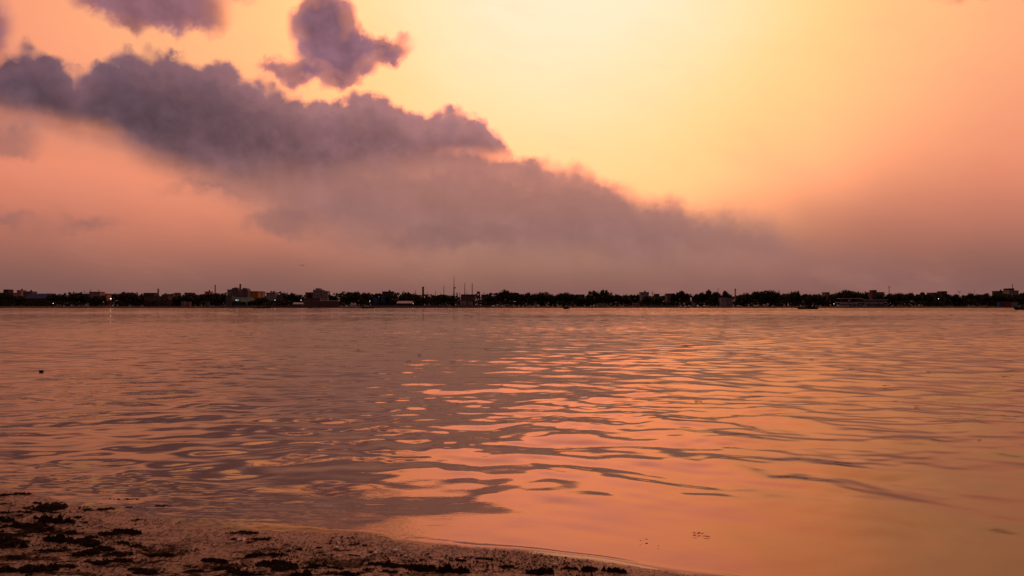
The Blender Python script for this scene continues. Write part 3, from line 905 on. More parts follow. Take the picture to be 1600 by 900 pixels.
# lamps that are lit
mE = bpy.data.materials.new('lit_lamp'); mE.use_nodes = True
bb = mE.node_tree.nodes['Principled BSDF']; bb.inputs['Emission Color'].default_value = (1, .78, .5, 1); bb.inputs['Emission Strength'].default_value = 8
mE2 = bpy.data.materials.new('lit_lamp_cool'); mE2.use_nodes = True
bb = mE2.node_tree.nodes['Principled BSDF']; bb.inputs['Emission Color'].default_value = (.85, 1, .95, 1); bb.inputs['Emission Strength'].default_value = 5
for px, py, Y, rad, mt, lb in ((83, 474.0, 815, .30, mE, 'lit lamp post on the bank right of the long pale ferry'), (173, 466.7, 826, .55, mE, 'brightest lit lamp post, in the gap right of the pink block'),
                           (161.5, 471.6, 830, .2, mE2, 'dim lamp post a little left of the brightest lamp'), (369, 469.0, 820, .38, mE2, 'left lit lamp post of two at the green shed'),
                           (371.8, 469.0, 820, .3, mE2, 'right lit lamp post of two at the green shed'), (429.5, 468.8, 822, .36, mE2, 'lit lamp post below the whitish house'),
                           (470.3, 469.0, 822, .36, mE2, 'lit lamp post above the low taupe stall'), (577.8, 470.2, 822, .3, mE2, 'pale lamp post beside the big tree group'),
                           (645.5, 474.3, 816, .25, mE2, 'low lamp post at the end of the dark open shed'), (804.5, 471.0, 818, .16, mE2, 'faint lamp post under the trees right of the high crown'),
                           (1466.5, 467.0, 826, .38, mE2, 'pale lamp post right of the pink-walled house'), (1303, 474.6, 816, .3, mE2, 'low lamp post left of the ferry terminal')):
    rad *= .52; z = ZZ(py, Y); e = empty('street_lamp', (X(px, Y), Y, 0.0)); tag(e, lb, 'lamp', 'lit lamps on the far bank')
    m = MB(); m.tube((0, 0, -1), (0, 0, z - rad), .09, .06, 6); m.build('pole', MAT['steel'], e)
    m = MB(); m.lathe(0, 0, [(rad * .4, z - rad), (rad, z - rad * .3), (rad, z + rad * .3), (rad * .3, z + rad)], 10); m.build('lamp_head', mt, e)

# ------------------------------------------------------------------ trees
def leaf_cloud(mb, cx, cy, cz, rx, ry, rz, n, size, rnd):
    for _ in range(n):
        while True:
            p = Vector((rnd.gauss(0, 1), rnd.gauss(0, 1), rnd.gauss(0, 1)))
            if p.length > 1e-3: break
        p = p.normalized() * (rnd.uniform(.72, 1.08) ** 1.0)
        c = Vector((cx + p.x * rx, cy + p.y * ry, cz + p.z * rz))
        a = Vector((rnd.gauss(0, 1), rnd.gauss(0, 1), rnd.gauss(0, 1))).normalized(); b = a.orthogonal().normalized()
        c2 = a.cross(b); s = size * rnd.uniform(.5, 1.3); t = s * rnd.uniform(.5, 1)
        mb.poly([c - b * s, c - c2 * t, c + b * s * .9, c + c2 * t])


def crown_mesh(seed, style):
    rnd = random.Random(seed); mb = MB(); lobes = []
    if style == 'dome':
        for k in range(13):
            a = rnd.uniform(0, 6.283); q = rnd.uniform(0, .62)
            lobes.append((q * math.cos(a) * .8, q * math.sin(a) * .8, .30 + .42 * (1 - q * q) * rnd.uniform(.6, 1), rnd.uniform(.2, .34)))
    elif style == 'tall':
        for k in range(12):
            a = rnd.uniform(0, 6.283); z = rnd.uniform(.2, .84); q = rnd.uniform(.1, .5) * (1.15 - z)
            lobes.append((q * math.cos(a), q * math.sin(a), z, rnd.uniform(.14, .26)))
    elif style == 'broken':
        for k in range(11):
            a = rnd.uniform(0, 6.283); q = rnd.uniform(.2, .8)
            lobes.append((q * math.cos(a) * .85, q * math.sin(a) * .85, rnd.uniform(.28, .85), rnd.uniform(.12, .26)))
    else:   # column
        for k in range(9):
            lobes.append((rnd.uniform(-.12, .12), rnd.uniform(-.12, .12), .12 + k * .095, .22 * (1 - abs(k - 3) * .07)))
    for (x, y, z, r_) in lobes:
        # solid inner mass
        bm = bmesh.new(); bmesh.ops.create_icosphere(bm, subdivisions=1, radius=1)
        n0 = len(mb.v)
        for v in bm.verts:
            j = rnd.uniform(.62, .95)
            mb.v.append((x + v.co.x * r_ * j * 1.1, y + v.co.y * r_ * j * 1.1, z + v.co.z * r_ * j * .8))
        for f in bm.faces: mb.f.append(tuple(n0 + v.index for v in f.verts))
        bm.free()
        leaf_cloud(mb, x, y, z, r_ * 1.12, r_ * 1.12, r_ * .85, 70, .050, rnd)
    # skirt low down
    for k in range(60):
        a = rnd.uniform(0, 6.283); q = rnd.uniform(.2, .7)
        leaf_cloud(mb, q * math.cos(a), q * math.sin(a), rnd.uniform(.1, .35), .1, .1, .1, 3, .05, rnd)
    me = bpy.data.meshes.new('crown'); me.from_pydata(mb.v, [], mb.f); me.update()
    zt = max(v[2] for v in mb.v); xt = max(abs(v[0]) for v in mb.v)
    return me, zt, xt


CR = {}
for st, n in (('dome', 4), ('tall', 3), ('broken', 3), ('column', 2)):
    for k in range(n):
        me, zt, xt = crown_mesh(100 + k * 7 + len(CR) * 31, st)
        me.materials.append((MAT['leafA'], MAT['leafB'], MAT['leafC'], MAT['leafA'])[k])
        CR[(st, k)] = (me, zt, xt)
tm = MB(); tm.tube((0, 0, -.1), (.01, 0, .3), .035, .025, 7); tm.tube((.01, 0, .29), (.2, .05, .6), .018, .008, 5); tm.tube((.01, 0, .27), (-.18, .1, .58), .018, .008, 5); tm.tube((0, 0, .25), (.03, -.16, .6), .016, .007, 5)
trunk_o = tm.build('trunk', MAT['bark']); TRUNK = trunk_o.data; bpy.data.objects.remove(trunk_o)

TREES = [(2,457,24),(14,460,20),(33,463,16),(85,460,26),(102,460.5,20),(120,458.6,28),(133,461,16),(150,463,18),(161,462,14),(186,459,24),(197,457,20),(206,459,24),(217,461.5,16),
(270,464.5,18),(281,462,20),(293,461,20),(304,459,18),(316,460.5,16),(327,459,18),(338,458.5,18),(348,460,18),(398,470,26),(380,471.5,12),(405,466,14),(413,465,14),(440,470,20),(452,461,14),(459,458,20),(467,461,12),
(484,459,10),(517,461,12),(524,463,10),(538,461,16),(547,457.5,20),(556,456,24),(567,458,20),(577,461,14),(588,459,13),(595,461,10),(605,462,12),(620,462,14),(630,461,16),(640,459,20),(650,461,18),(660,464,16),(671,465,16),(681,462,16),(691,461,18),(701,461.5,16),
(764,461,14),(774,461,14),(783,457,14),(791,453.3,16),(800,458,14),(808,461,12),(815,460,14),(823,457.3,20),(836,459,18),(849,457,22),(862,460,16),(877,458.6,18),(886,457.2,20),(896,460,16),(909,464,16),(921,461,14),(931,455,16),(939,453.4,14),(947,458,14),(957,461,14),(966,461,14),(976,463,14),(986,461,16),(996,460,12),
(1010,464,16),(1030,464,18),(1052,459,12),(1059,458,12),(1066,455,15),(1074,459,12),(1088,460,14),(1098,457,16),(1108,453.2,18),(1118,457,14),(1129,455.5,20),(1139,459,14),(1157,461,16),(1168,458.5,18),(1180,456.5,18),(1190,455.5,18),(1202,454.4,24),(1212,458,16),
(1230,459,18),(1241,456,14),(1248,455,10),(1258,460,18),(1268,462,14),(1277,460,16),(1287,462.5,14),(1300,460,16),(1311,457,18),(1323,454,26),(1336,456,18),(1346,459,16),(1354,457,10),(1374,461,18),(1390,459.5,20),(1405,458,18),(1422,458,18),(1438,457,18),(1450,460,16),(1464,463,16),
(1485,460,20),(1497,460,16),(1508,461,14),(1518,458.5,20),(1531,461,18),(1546,459,18),(1557,459,18),(1569,459,22),(1583,464,14),(1598,458,22),(1615,457,26),(1640,456,30),(-22,458,28),(-45,457,30)]
LAND.sort()
ordn = {}
tn = []
for i, (px, pt, wp) in enumerate(sorted(TREES)):
    lm = min(LAND, key=lambda q: abs(q[0] - px))
    side = 'right' if px >= lm[0] else 'left'
    tn.append([px, pt, wp, lm, side])
groups = {}
for t in tn: groups.setdefault((t[3][1], t[4]), []).append(t)
NUM = ['nearest', 'second', 'third', 'fourth', 'fifth', 'sixth', 'seventh', 'eighth', 'ninth', 'tenth', 'eleventh', 'twelfth', 'thirteenth', 'fourteenth', 'fifteenth', 'sixteenth']
for key, ts in groups.items():
    ts.sort(key=lambda t: abs(t[0] - t[3][0]))
    for k, t in enumerate(ts): t.append(NUM[k])
rt = random.Random(3)
protos = {}
for i, (px, pt, wp, lm, side, num) in enumerate(tn):
    Y = 848 + rt.uniform(-12, 22) if pt < 466 else 826
    st = 'tall' if wp < 14 else rt.choice(['dome', 'dome', 'broken', 'tall' if pt < 456 else 'dome'])
    k = rt.randrange(4 if st == 'dome' else 3)
    me, zt, xt = CR[(st, k)]
    H = (ZZ(pt - .6, Y) - BZ) * 1.04; wm = wp * Y / F / 2 * 1.4
    e = empty('broadleaf_tree', (X(px, Y), Y, BZ), 0)
    shape = {'dome': 'broad rounded', 'broken': 'ragged open', 'tall': 'narrow upright'}[st]
    size = 'tall' if pt < 456 else ('low' if pt > 461.5 else 'middling')
    tag(e, f"{size} {shape} tree, {num} {side} of {lm[1]}", 'tree', 'trees along the far bank')
    c = bpy.data.objects.new('crown', me); COL.objects.link(c); c.parent = e
    c.scale = (wm / xt, wm / xt, H / zt); c.rotation_euler = (0, 0, rt.uniform(0, 6.28))
    tr = bpy.data.objects.new('trunk', TRUNK); COL.objects.link(tr); tr.parent = e
    tr.scale = (H * .8, H * .8, H)
for i, (px, pt, lb) in enumerate(((708.2, 457.6, 'slender columnar dark tree at the foot of the tallest lattice tower'), (714, 456.2, 'slender columnar dark tree between the two lattice towers'))):
    Y = 840; me, zt, xt = CR[('column', i)]; H = ZZ(pt, Y) - BZ
    e = empty('columnar_tree', (X(px, Y), Y, BZ)); tag(e, lb, 'tree', 'columnar trees by the lattice towers')
    c = bpy.data.objects.new('crown', me); COL.objects.link(c); c.parent = e; c.scale = (1.9 / xt, 1.9 / xt, H / zt)
    tr = bpy.data.objects.new('trunk', TRUNK); COL.objects.link(tr); tr.parent = e; tr.scale = (H * .6, H * .6, H)

# undergrowth and the far belt of trees: reads as one mass
def mass(name, y0, y1, hlo, hhi, n, size, label, seed, mat, xr):
    rnd = random.Random(seed); mb = MB()
    for _ in range(n):
        Y = rnd.uniform(y0, y1); x = rnd.uniform(-xr, xr) 
        hh = hlo + (hhi - hlo) * float(fbm(np.array([x * .035]), np.array([Y * .01]), seed, 3)[0])
        z = BZ - .6 + rnd.random() ** .7 * hh
        a = Vector((rnd.gauss(0, .6), rnd.gauss(0, 1), rnd.gauss(0, .6))).normalized(); b = a.orthogonal().normalized(); c2 = a.cross(b)
        s = size * rnd.uniform(.5, 1.3); c = Vector((x, Y, z))
        mb.poly([c - b * s, c - c2 * s * .7, c + b * s * .9, c + c2 * s * .8])
    o = mb.build(name, mat); tag(o, label, 'vegetation', kind='stuff')
    return o


mass('undergrowth', 836, 847, 2.6, 9.5, 20000, .80, 'dark bushes massed along the far bank under the trees', 91, MAT['leafB'], 640)
mass('distant_tree_belt', 1000, 1050, 9.0, 20.0, 16000, 1.7, 'far belt of dark trees behind the riverside buildings', 92, MAT['leafA'], 860)
# ------------------------------------------------------------------ boats
def hull(L, B, H, rise, n=18):
    """open wooden hull along x, waterline z=0"""
    m = MB(); ring = 7
    for i in range(n + 1):
        t = -1 + 2 * i / n; bw = B / 2 * (1 - abs(t) ** 2.6) + .03; zt = H + rise * abs(t) ** 3
        for j in range(ring):
            a = math.pi * (j / (ring - 1)); y = -bw * math.cos(a); z = zt - (zt + .25) * (math.sin(a) ** .7) * (1 - .35 * abs(t) ** 4)
            m.v.append((t * L / 2, y, z))
    for i in range(n):
        for j in range(ring - 1):
            a = i * ring + j; m.f.append((a, a + ring, a + ring + 1, a + 1))
    # deck a little below the gunwale
    k = len(m.v)
    for i in range(n + 1):
        t = -1 + 2 * i / n; bw = (B / 2 * (1 - abs(t) ** 2.6) + .03) * .93; zt = (H + rise * abs(t) ** 3) - .12
        m.v += [(t * L / 2 * .99, -bw, zt), (t * L / 2 * .99, bw, zt)]
    for i in range(n):
        a = k + 2 * i; m.f.append((a, a + 1, a + 3, a + 2))
    return m


def boat(px, pyw, L, B, H, rise, rz, label, cabin=None, lumps=(), mastp=None, name='wooden_boat', cat='boat'):
    x, y, _ = on_z(px, pyw)
    r = empty(name, (x, y, 0), rz); tag(r, label, cat)
    hull(L, B, H, rise).build('hull', MAT['wood'], r, True)
    if cabin:
        cx, cl, ch, cm, kind = cabin
        m = MB()
        if kind == 'arch':
            n = 10
            for e_ in (-1, 1):
                for i in range(n + 1):
                    a = math.pi * i / n; m.v.append((cx + e_ * cl / 2, -B * .42 * math.cos(a), H - .1 + ch * math.sin(a) ** .8))
            m.f += [(i, i + 1, n + 2 + i, n + 1 + i) for i in range(n)] + [tuple(range(n + 1)), tuple(range(n + 1, 2 * n + 2))[::-1]]
            m.build('canopy', MAT[cm], r, True)
        else:
            m.box(cx - cl / 2, cx + cl / 2, -B * .36, B * .36, H - .1, H + ch); c = m.build('cabin', MAT[cm], r)
            m = MB(); m.box(cx - cl / 2 - .3, cx + cl / 2 + .3, -B * .42, B * .42, H + ch, H + ch + .12); m.build('cabin_roof', MAT['wood'], c)
            nw = max(2, int(cl / 1.1))
            for i in range(nw):
                m = MB(); m.box(-.25, .25, -.03, 0, 0, ch * .45); m.build('window', MAT['glass'] if i % 2 else MAT['white'], c, loc=(cx - cl / 2 + (i + .5) * cl / nw, -B * .36, H + ch * .38))
    if mastp:
        m = MB(); m.tube((mastp[0], 0, H - .2), (mastp[0] + .2, 0, H + mastp[1]), .07, .04, 6); m.build('mast', MAT['wood'], r)
    for i, (lx, s, mt) in enumerate(lumps):
        m = MB(); bm = bmesh.new(); bmesh.ops.create_icosphere(bm, subdivisions=2, radius=1); rn = random.Random(i)
        for v in bm.verts:
            f = rn.uniform(.85, 1.1); m.v.append((lx + v.co.x * s * f, v.co.y * s * .7 * f, H + max(-.25, v.co.z * s * .7 * f)))
        m.f = [tuple(v.index for v in f.verts) for f in bm.faces]; bm.free()
        m.build('cargo_heap', MAT[mt], r)
    return r


boat(409.5, 481.7, 13.0, 2.6, .55, .55, 0, 'long low black boat lying off the landing right of the yellow building', lumps=((-1.5, .9, 'wood'), (2.2, .6, 'wood')), cabin=(-.9, 3.2, .9, 'wood', 'arch'))
boat(574.3, 481.9, 9.6, 2.4, .6, .5, 0, 'black boat with a rounded pale canopy off the pair of tents', cabin=(-.6, 3.2, 1.5, 'canvas', 'arch'), mastp=(.9, 4.6), lumps=((2.6, .6, 'canvas'),))
boat(484.8, 481.7, 2.6, .9, .35, .2, .2, 'tiny rowboat off the riverside hall, the right one of two', name='rowboat')
boat(475.0, 481.3, 3.0, .9, .35, .2, -.1, 'tiny rowboat off the riverside hall, the left one of two', name='rowboat')
boat(884.8, 482.6, 4.6, 1.9, .55, .35, math.radians(35), 'small black boat with a peaked hood seen nearly end-on in midstream', cabin=(0, 1.7, 1.25, 'wood', 'arch'), mastp=(.15, 2.0), lumps=((-1.2, .45, 'wood'),))
boat(1262.5, 483.0, 11.2, 2.6, .62, .6, 0, 'long black passenger boat with bright window gaps, left of the ferry terminal', cabin=(1.2, 5.6, .75, 'wood', 'box'))
boat(1604.5, 484.0, 11.4, 2.8, .7, .9, 0, 'black boat with a tall hooded cabin cut off at the right edge', cabin=(-.3, 3.4, 1.6, 'wood', 'arch'), mastp=(-1.6, 3.1))
# craft moored against the far bank
boat(70, 480.6, 15.0, 3.4, .9, .5, 0, 'long pale ferry moored under the navy-roofed shed', cabin=(0, 11.0, 2.2, 'sheet', 'box'), name='ferry_boat')
boat(1434, 480.7, 24.0, 3.6, 1.0, .7, 0, 'long low pale launch moored right of the ferry terminal', cabin=(2.5, 5.0, 1.3, 'pale', 'box'), name='launch')
boat(1510, 480.7, 12.0, 3.0, .9, .6, 0, 'dark moored boat with a small whitish cabin, right of the launch', cabin=(0, 3.0, 1.3, 'white', 'box'))
boat(321, 480.7, 14.0, 3.4, .9, .6, 0, 'moored boat under a white arched awning left of the green shed', cabin=(0, 7.4, 3.6, 'pale', 'arch'))
boat(250, 480.7, 9.0, 2.6, .6, .5, 0, 'low moored boat with a pale cloth cover in front of the mill', cabin=(0, 4.2, .9, 'sheet', 'arch'))
boat(1548, 480.7, 15.0, 3.0, .9, .9, 0, 'moored cargo boat with an arched grey hood left of the low blue stall', cabin=(-2, 7.0, 2.6, 'canvas', 'arch'))
boat(863, 480.9, 5.0, 1.4, .45, .4, 0, 'small dark boat moored left of the end-on boat in midstream', name='rowboat')

# ------------------------------------------------------------------ bird
x, y, z = at(472, 415, 260)
m = MB()
m.v = [(0, 0, .02), (.06, -.05, 0), (-.06, -.05, 0), (0, -.22, .01), (0, .2, .0), (.18, 0, .09), (.44, .04, -.02), (.16, .1, .05), (-.18, 0, .09), (-.44, .04, -.02), (-.16, .1, .05), (0, 0, -.05), (.07, .32, 0), (-.07, .32, 0)]
m.f = [(3, 1, 0), (3, 0, 2), (1, 4, 0), (0, 4, 2), (3, 11, 1), (3, 2, 11), (1, 11, 4), (2, 4, 11), (1, 5, 7, 4), (5, 6, 7), (2, 4, 10, 8), (8, 10, 9), (4, 12, 13)]
o = m.build('bird', MAT['dark'], loc=(x, y, z)); tag(o, 'small dark bird gliding alone above the far bank', 'bird')
o.rotation_euler = (.1, .12, .3); o.scale = (1.9, 1.9, 3.6)

# ------------------------------------------------------------------ litter and debris
mD = mat_plain('black_wet_rot', (0.020, 0.014, 0.010), 0.95, 0.6, 14.0, spec=0.05)
mD2 = mat_plain('brown_wet_leaf', (0.030, 0.018, 0.011), 0.8, 0.5, 14.0, spec=0.15)
mR = mat_plain('rusty_weed', (0.085, 0.022, 0.012), 0.7, 0.4, 10.0)
mWh = mat_plain('white_plastic', (0.75, 0.72, 0.70), 0.35, 0.1, 6.0, spec=0.5)
mRd = mat_plain('red_print', (0.25, 0.02, 0.03), 0.4, 0.2, 6.0, spec=0.5)
mPk = mat_plain('pink_petal', (0.95, 0.28, 0.30), 0.2, 0.05, 6.0, spec=0.7)
mSt = mat_plain('dry_straw', (0.26, 0.10, 0.04), 0.7, 0.3, 9.0)
mPb = mat_plain('pale_shell', (0.50, 0.43, 0.40), 0.25, 0.25, 20.0, spec=0.6)
mFm = mat_plain('pale_scum', (0.75, 0.62, 0.52), 0.4, 0.2, 20.0)


def clump_mesh(seed, n, mat, ax=1.0, ay=.55, h=.22, core=True):
    """unit wide heap of wet leaves, stalks and a lumpy core"""
    rnd = random.Random(seed); m = MB()
    if core:
        for q in range(rnd.randint(2, 4)):
            cx, cy, s = rnd.uniform(-.25, .25) * ax, rnd.uniform(-.2, .2) * ay, rnd.uniform(.13, .26)
            bm = bmesh.new(); bmesh.ops.create_icosphere(bm, subdivisions=2, radius=1); k = len(m.v)
            for v in bm.verts:
                f = rnd.uniform(.7, 1.15); m.v.append((cx + v.co.x * s * 1.3 * f, cy + v.co.y * s * f * ay / .55, v.co.z * s * f * h * 2.6))
            m.f += [tuple(k + v.index for v in f.verts) for f in bm.faces]; bm.free()
    for _ in range(n):
        t = rnd.gauss(0, .24); cx, cy = t * ax, rnd.gauss(0, .2) * ay; z = abs(rnd.gauss(0, .4)) * h * max(.15, 1 - (abs(t) * 1.6))
        a = rnd.gauss(0, .8); L = rnd.uniform(.04, .17); w = rnd.uniform(.01, .045); tz = rnd.gauss(0, .25)
        d = Vector((math.cos(a), math.sin(a), tz)).normalized(); s = d.cross(Vector((0, 0, 1))).normalized() * w; c = Vector((cx, cy, z + .02)); up = Vector((0, 0, .02))
        m.poly([c - d * L, c - s, c + d * L * .2 + up, c + s]); m.poly([c - s, c + d * L, c + s, c + up * 1.5])
        m.poly([c - d * L, c + s, c + d * L - up, c - s])
    me = bpy.data.meshes.new('debris'); me.from_pydata(m.v, [], m.f); me.update(); me.materials.append(mat)
    return me



def heap_mesh(seed, mat, ay=.5, h=.3, flakes=16, bias=.5, fr=3.2):
    nx, ny = 44, 26; gx, gy = np.meshgrid(np.linspace(-.62, .62, nx), np.linspace(-ay * .6, ay * .6, ny))
    q = np.sqrt((gx / .6) ** 2 + (gy / (ay * .56)) ** 2)
    nz = fbm(gx * fr + 9, gy * fr * 2.0 + 4, seed, 4, .6); sp = fbm(gx * 9, gy * 14, seed + 9, 2)
    z = h * ((1 - q ** 1.6) * .60 + (nz - bias) * 3.2 + (sp - .5) * .5)
    z = np.clip(z, -.06, h * 1.25); z[q > 1] = -.08
    m = MB(); m.v = [tuple(p) for p in np.stack([gx.ravel(), gy.ravel(), z.ravel()], 1)]
    m.f = [(j * nx + i, j * nx + i + 1, (j + 1) * nx + i + 1, (j + 1) * nx + i) for j in range(ny - 1) for i in range(nx - 1) if max(z[j, i], z[j, i + 1], z[j + 1, i], z[j + 1, i + 1]) > -.05]
    rnd = random.Random(seed)
    for _ in range(flakes):
        i, j = rnd.randrange(4, nx - 4), rnd.randrange(4, ny - 4)
        if z[j, i] < 0: continue
        c = Vector((gx[j, i], gy[j, i], z[j, i])); a = rnd.uniform(0, 6.28); d = Vector((math.cos(a), math.sin(a) * .6, rnd.uniform(0, .7))) * rnd.uniform(.04, .12); s = Vector((-d.y, d.x, 0)).normalized() * .014
        m.poly([c - s - d * .3, c + s - d * .3, c + s * .6 + d, c - s * .3 + d])
    me = bpy.data.meshes.new('debris'); me.from_pydata(m.v, [], m.f); me.update(); me.materials.append(mat)
    me.polygons.foreach_set('use_smooth', np.full(len(me.polygons), True))
    return me


CL = [heap_mesh(i * 17 + 5, mD, ay=(.45, .6, .8)[i % 3], h=(.2, .3, .26)[i % 3], bias=.56, fr=4.6, flakes=30) for i in range(9)]
FL = [heap_mesh(i * 13 + 300, mD, ay=.34, h=.10, bias=.62, fr=7.5, flakes=26) for i in range(6)]
SM = [clump_mesh(i + 85, 9, (mD, mD2)[i % 2], h=.2, core=(i % 2 == 0)) for i in range(6)]


def ground_z(x, y): return float(shore_h(np.array([x]), np.array([y]))[0])


def place(px, py):
    x, y, z = on_z(px, py, 0.0)
    for _ in range(8):
        z = max(0.0, ground_z(x, y)); x, y, _z = on_z(px, py, z)
    return x, y, z


big = []
R1 = [(40,190,60),(40,245,75),(280,215,190),(340,300,200),(25,295,90),(150,345,240),(60,440,250),(370,425,170),(520,430,150),(120,530,150),(540,500,140),(650,475,120),(740,510,130),(770,435,90),(690,375,110),(800,370,130),
      (480,275,50),(340,245,40),(1240,270,30),(980,510,130),(1340,545,120),(1400,600,100),(1590,520,90),(230,600,230),(380,580,140),(930,620,190),(1590,415,70),(850,455,60),(570,400,60),(230,185,50),(40,610,160),(640,560,120),(1200,610,110),(60,385,150)]
F1 = [(120,240,120),(350,185,110),(720,225,230),(850,238,150),(600,212,160),(970,205,140),(740,165,160),(850,290,90),(1200,305,150),(1400,330,170),(1500,370,170),(420,370,220),(1180,580,120),(860,600,160),(450,183,110),(60,130,180),(1000,268,110),(560,225,120),(1320,315,110),(300,480,160),(700,545,150)]
R2 = [(220,410,110),(210,515,120),(320,510,70),(460,475,50),(600,495,40),(330,580,170),(560,585,170),(690,590,90),(150,630,140),(990,570,120),(1100,580,90),(1220,590,150),(1400,610,150),(900,600,90),(60,620,110),(1480,545,50),(480,635,120),(780,632,110)]
F2 = [(880,545,110),(800,510,90),(60,340,120),(120,370,110),(700,625,120),(1300,600,170),(740,480,80),(1000,612,130)]
R3 = [(30,490,120),(180,428,90),(460,495,120),(600,475,70),(710,485,80),(830,490,90),(60,435,30),(300,470,70)]
for lst, f_, ox, sc in ((R1, 0, 0, 4), (R2, 0, 350, 4), (R3, 0, 700, 3.2)):
    for a, b, c in lst: big.append((ox + a / sc, 740 + b / sc, c / sc, 0))
for lst, ox in ((F1, 0), (F2, 350)):
    for a, b, c in lst: big.append((ox + a / 4, 740 + b / 4, c / 4, 1))
ORD = ['first', 'second', 'third', 'fourth', 'fifth', 'sixth', 'seventh', 'eighth', 'ninth', 'tenth', 'eleventh', 'twelfth', 'thirteenth', 'fourteenth',
       'fifteenth', 'sixteenth', 'seventeenth', 'eighteenth', 'nineteenth', 'twentieth', 'twenty-first', 'twenty-second', 'twenty-third', 'twenty-fourth']
big.sort(key=lambda q: q[0])
cnt = {}
rd = random.Random(5)
for i, (px, py, wp, flat) in enumerate(big):
    x, y, z = place(px, py)
    me = rd.choice(FL if flat else CL)
    o = bpy.data.objects.new('debris_streak' if flat else 'debris_clump', me); COL.objects.link(o)
    o.location = (x, y, z + .001); s = wp * y / F * 1.1
    o.scale = (s * rd.uniform(.85, 1.25), s * rd.uniform(.6, 1.2), s * rd.uniform(.35, .8)); o.rotation_euler = (0, 0, rd.uniform(-.35, .25) + (math.pi if rd.random() < .5 else 0))
    row = 'along the water edge' if py < 790 else ('on the middle silt' if py < 845 else 'on the nearest silt')
    kind_ = 'thin dark scrap streak' if flat else (('large' if wp > 34 else ('medium' if wp > 20 else 'small')) + ' black debris clump')
    key = (kind_, row); cnt[key] = cnt.get(key, -1) + 1
    tag(o, f'{ORD[cnt[key]]} {kind_} {row}, counted from the left', 'debris', f'{kind_}s {row}')
# scraps between them
n = 0
while n < 170:
    px = rd.uniform(-10, 960); py = rd.uniform(782, 905)
    x, y, z = place(px, py)
    if shore_y(np.array([x]))[0] - y < .12 + .3 * rd.random(): continue
    if vnoise(np.array([px / 70.]), np.array([py / 22.]), 33)[0] < .5: continue
    o = bpy.data.objects.new('debris_scrap', rd.choice(SM)); COL.objects.link(o); o.location = (x, y, z + .001)
    s = rd.uniform(3, 13) * y / F * 1.3; o.scale = (s, s * 1.3, s * .7); o.rotation_euler = (0, 0, rd.uniform(0, 6.28))
    tag(o, 'tiny dark scrap of debris lying on the wet silt', 'debris', 'tiny scraps on the wet silt'); n += 1

# grit, shell and leaf crumbs too many to count
m = MB(); rg = random.Random(77)
for _ in range(14000):
    px = rg.uniform(-20, 1010); py = rg.uniform(772, 903)
    x, y, z = on_z(px, py)
    if shore_y(np.array([x]))[0] - y < .03: continue
    if vnoise(np.array([px / 60.]), np.array([py / 16.]), 34)[0] < .52: continue
    s = abs(rg.gauss(0, .0028)) + .0012
    m.v += [(x - s * 1.4, y, z), (x, y - s, z), (x + s, y, z), (x, y + s * 1.2, z), (x, y, z + s * 1.3)]
    k = len(m.v) - 5; m.f += [(k, k + 1, k + 4), (k + 1, k + 2, k + 4), (k + 2, k + 3, k + 4), (k + 3, k, k + 4)]
V = np.array(m.v); g = shore_h(V[:, 0], V[:, 1]); V[:, 2] += np.repeat(g[4::5], 5); m.v = [tuple(p) for p in V]
o = m.build('shore_grit', mD2); tag(o, 'dark crumbs and grit scattered over the wet silt', 'grit', kind='stuff')


# froth left along the lapping edge
m = MB(); rg = random.Random(78)
for _ in range(1500):
    x = rg.uniform(-5.2, 1.3); k_ = vnoise(np.array([x * 2.2]), np.array([1.0]), 44)[0]
    if k_ < .45 + (.1 if x > -3.4 else 0): continue
    y = float(shore_y(np.array([x]))[0]) + rg.gauss(-.01, .016)
    s = rg.uniform(.0015, .0055); z = .003
    m.v += [(x - s * 1.6, y, z - s), (x, y - s, z - s), (x + s * 1.6, y, z - s), (x, y + s, z - s), (x, y, z + s * .9)]
    q = len(m.v) - 5; m.f += [(q, q + 1, q + 4), (q + 1, q + 2, q + 4), (q + 2, q + 3, q + 4), (q + 3, q, q + 4)]
o = m.build('froth', mFm, smooth=True); tag(o, 'pale froth specks along the lapping water edge', 'froth', kind='stuff')


def pebble(px, py, wp, lb, seed, mat=mPb, grp='pale shells and bubbles on the silt', name='pale_shell', cat='shell', h=.6):
    x, y, z = place(px, py); rnd = random.Random(seed); bm = bmesh.new(); bmesh.ops.create_icosphere(bm, subdivisions=2, radius=1); m = MB(); s = wp * y / F / 2
    for v in bm.verts:
        f = rnd.uniform(.86, 1.08); m.v.append((v.co.x * s * f, v.co.y * s * f, v.co.z * s * f * h))
    m.f = [tuple(v.index for v in f.verts) for f in bm.faces]; bm.free()
    o = m.build(name, mat, loc=(x, y, z + s * h * .5), smooth=True); tag(o, lb, cat, grp); return o


for i, (px, py, wp, lb) in enumerate(((586, 866, 9, 'pale round shell on the silt, the leftmost large one'), (617, 862, 10, 'largest pale shell near the water edge'), (609, 864, 5, 'small pale shell touching the largest shell'),
        (634, 870, 6, 'pale shell just right of the largest one'), (624, 873, 5, 'pale shell just below the largest one'), (690, 876, 8, 'pale shell above the dark debris line'),
        (680, 874, 4, 'tiny pale shell left of the one above the debris line'), (672, 869, 4, 'tiny pale shell higher up near the lapping edge'), (719, 875, 6, 'pale shell at the end of the debris line'),
        (738, 869, 5, 'pale shell near a small black clump'), (526, 857, 9, 'dull pale shell sitting at the head of a thin dark streak'), (867, 884, 9, 'rightmost pale shell on the silt'), (842, 888, 4, 'tiny pale shell left of the rightmost shell'))):
    pebble(px, py, wp, lb, i)

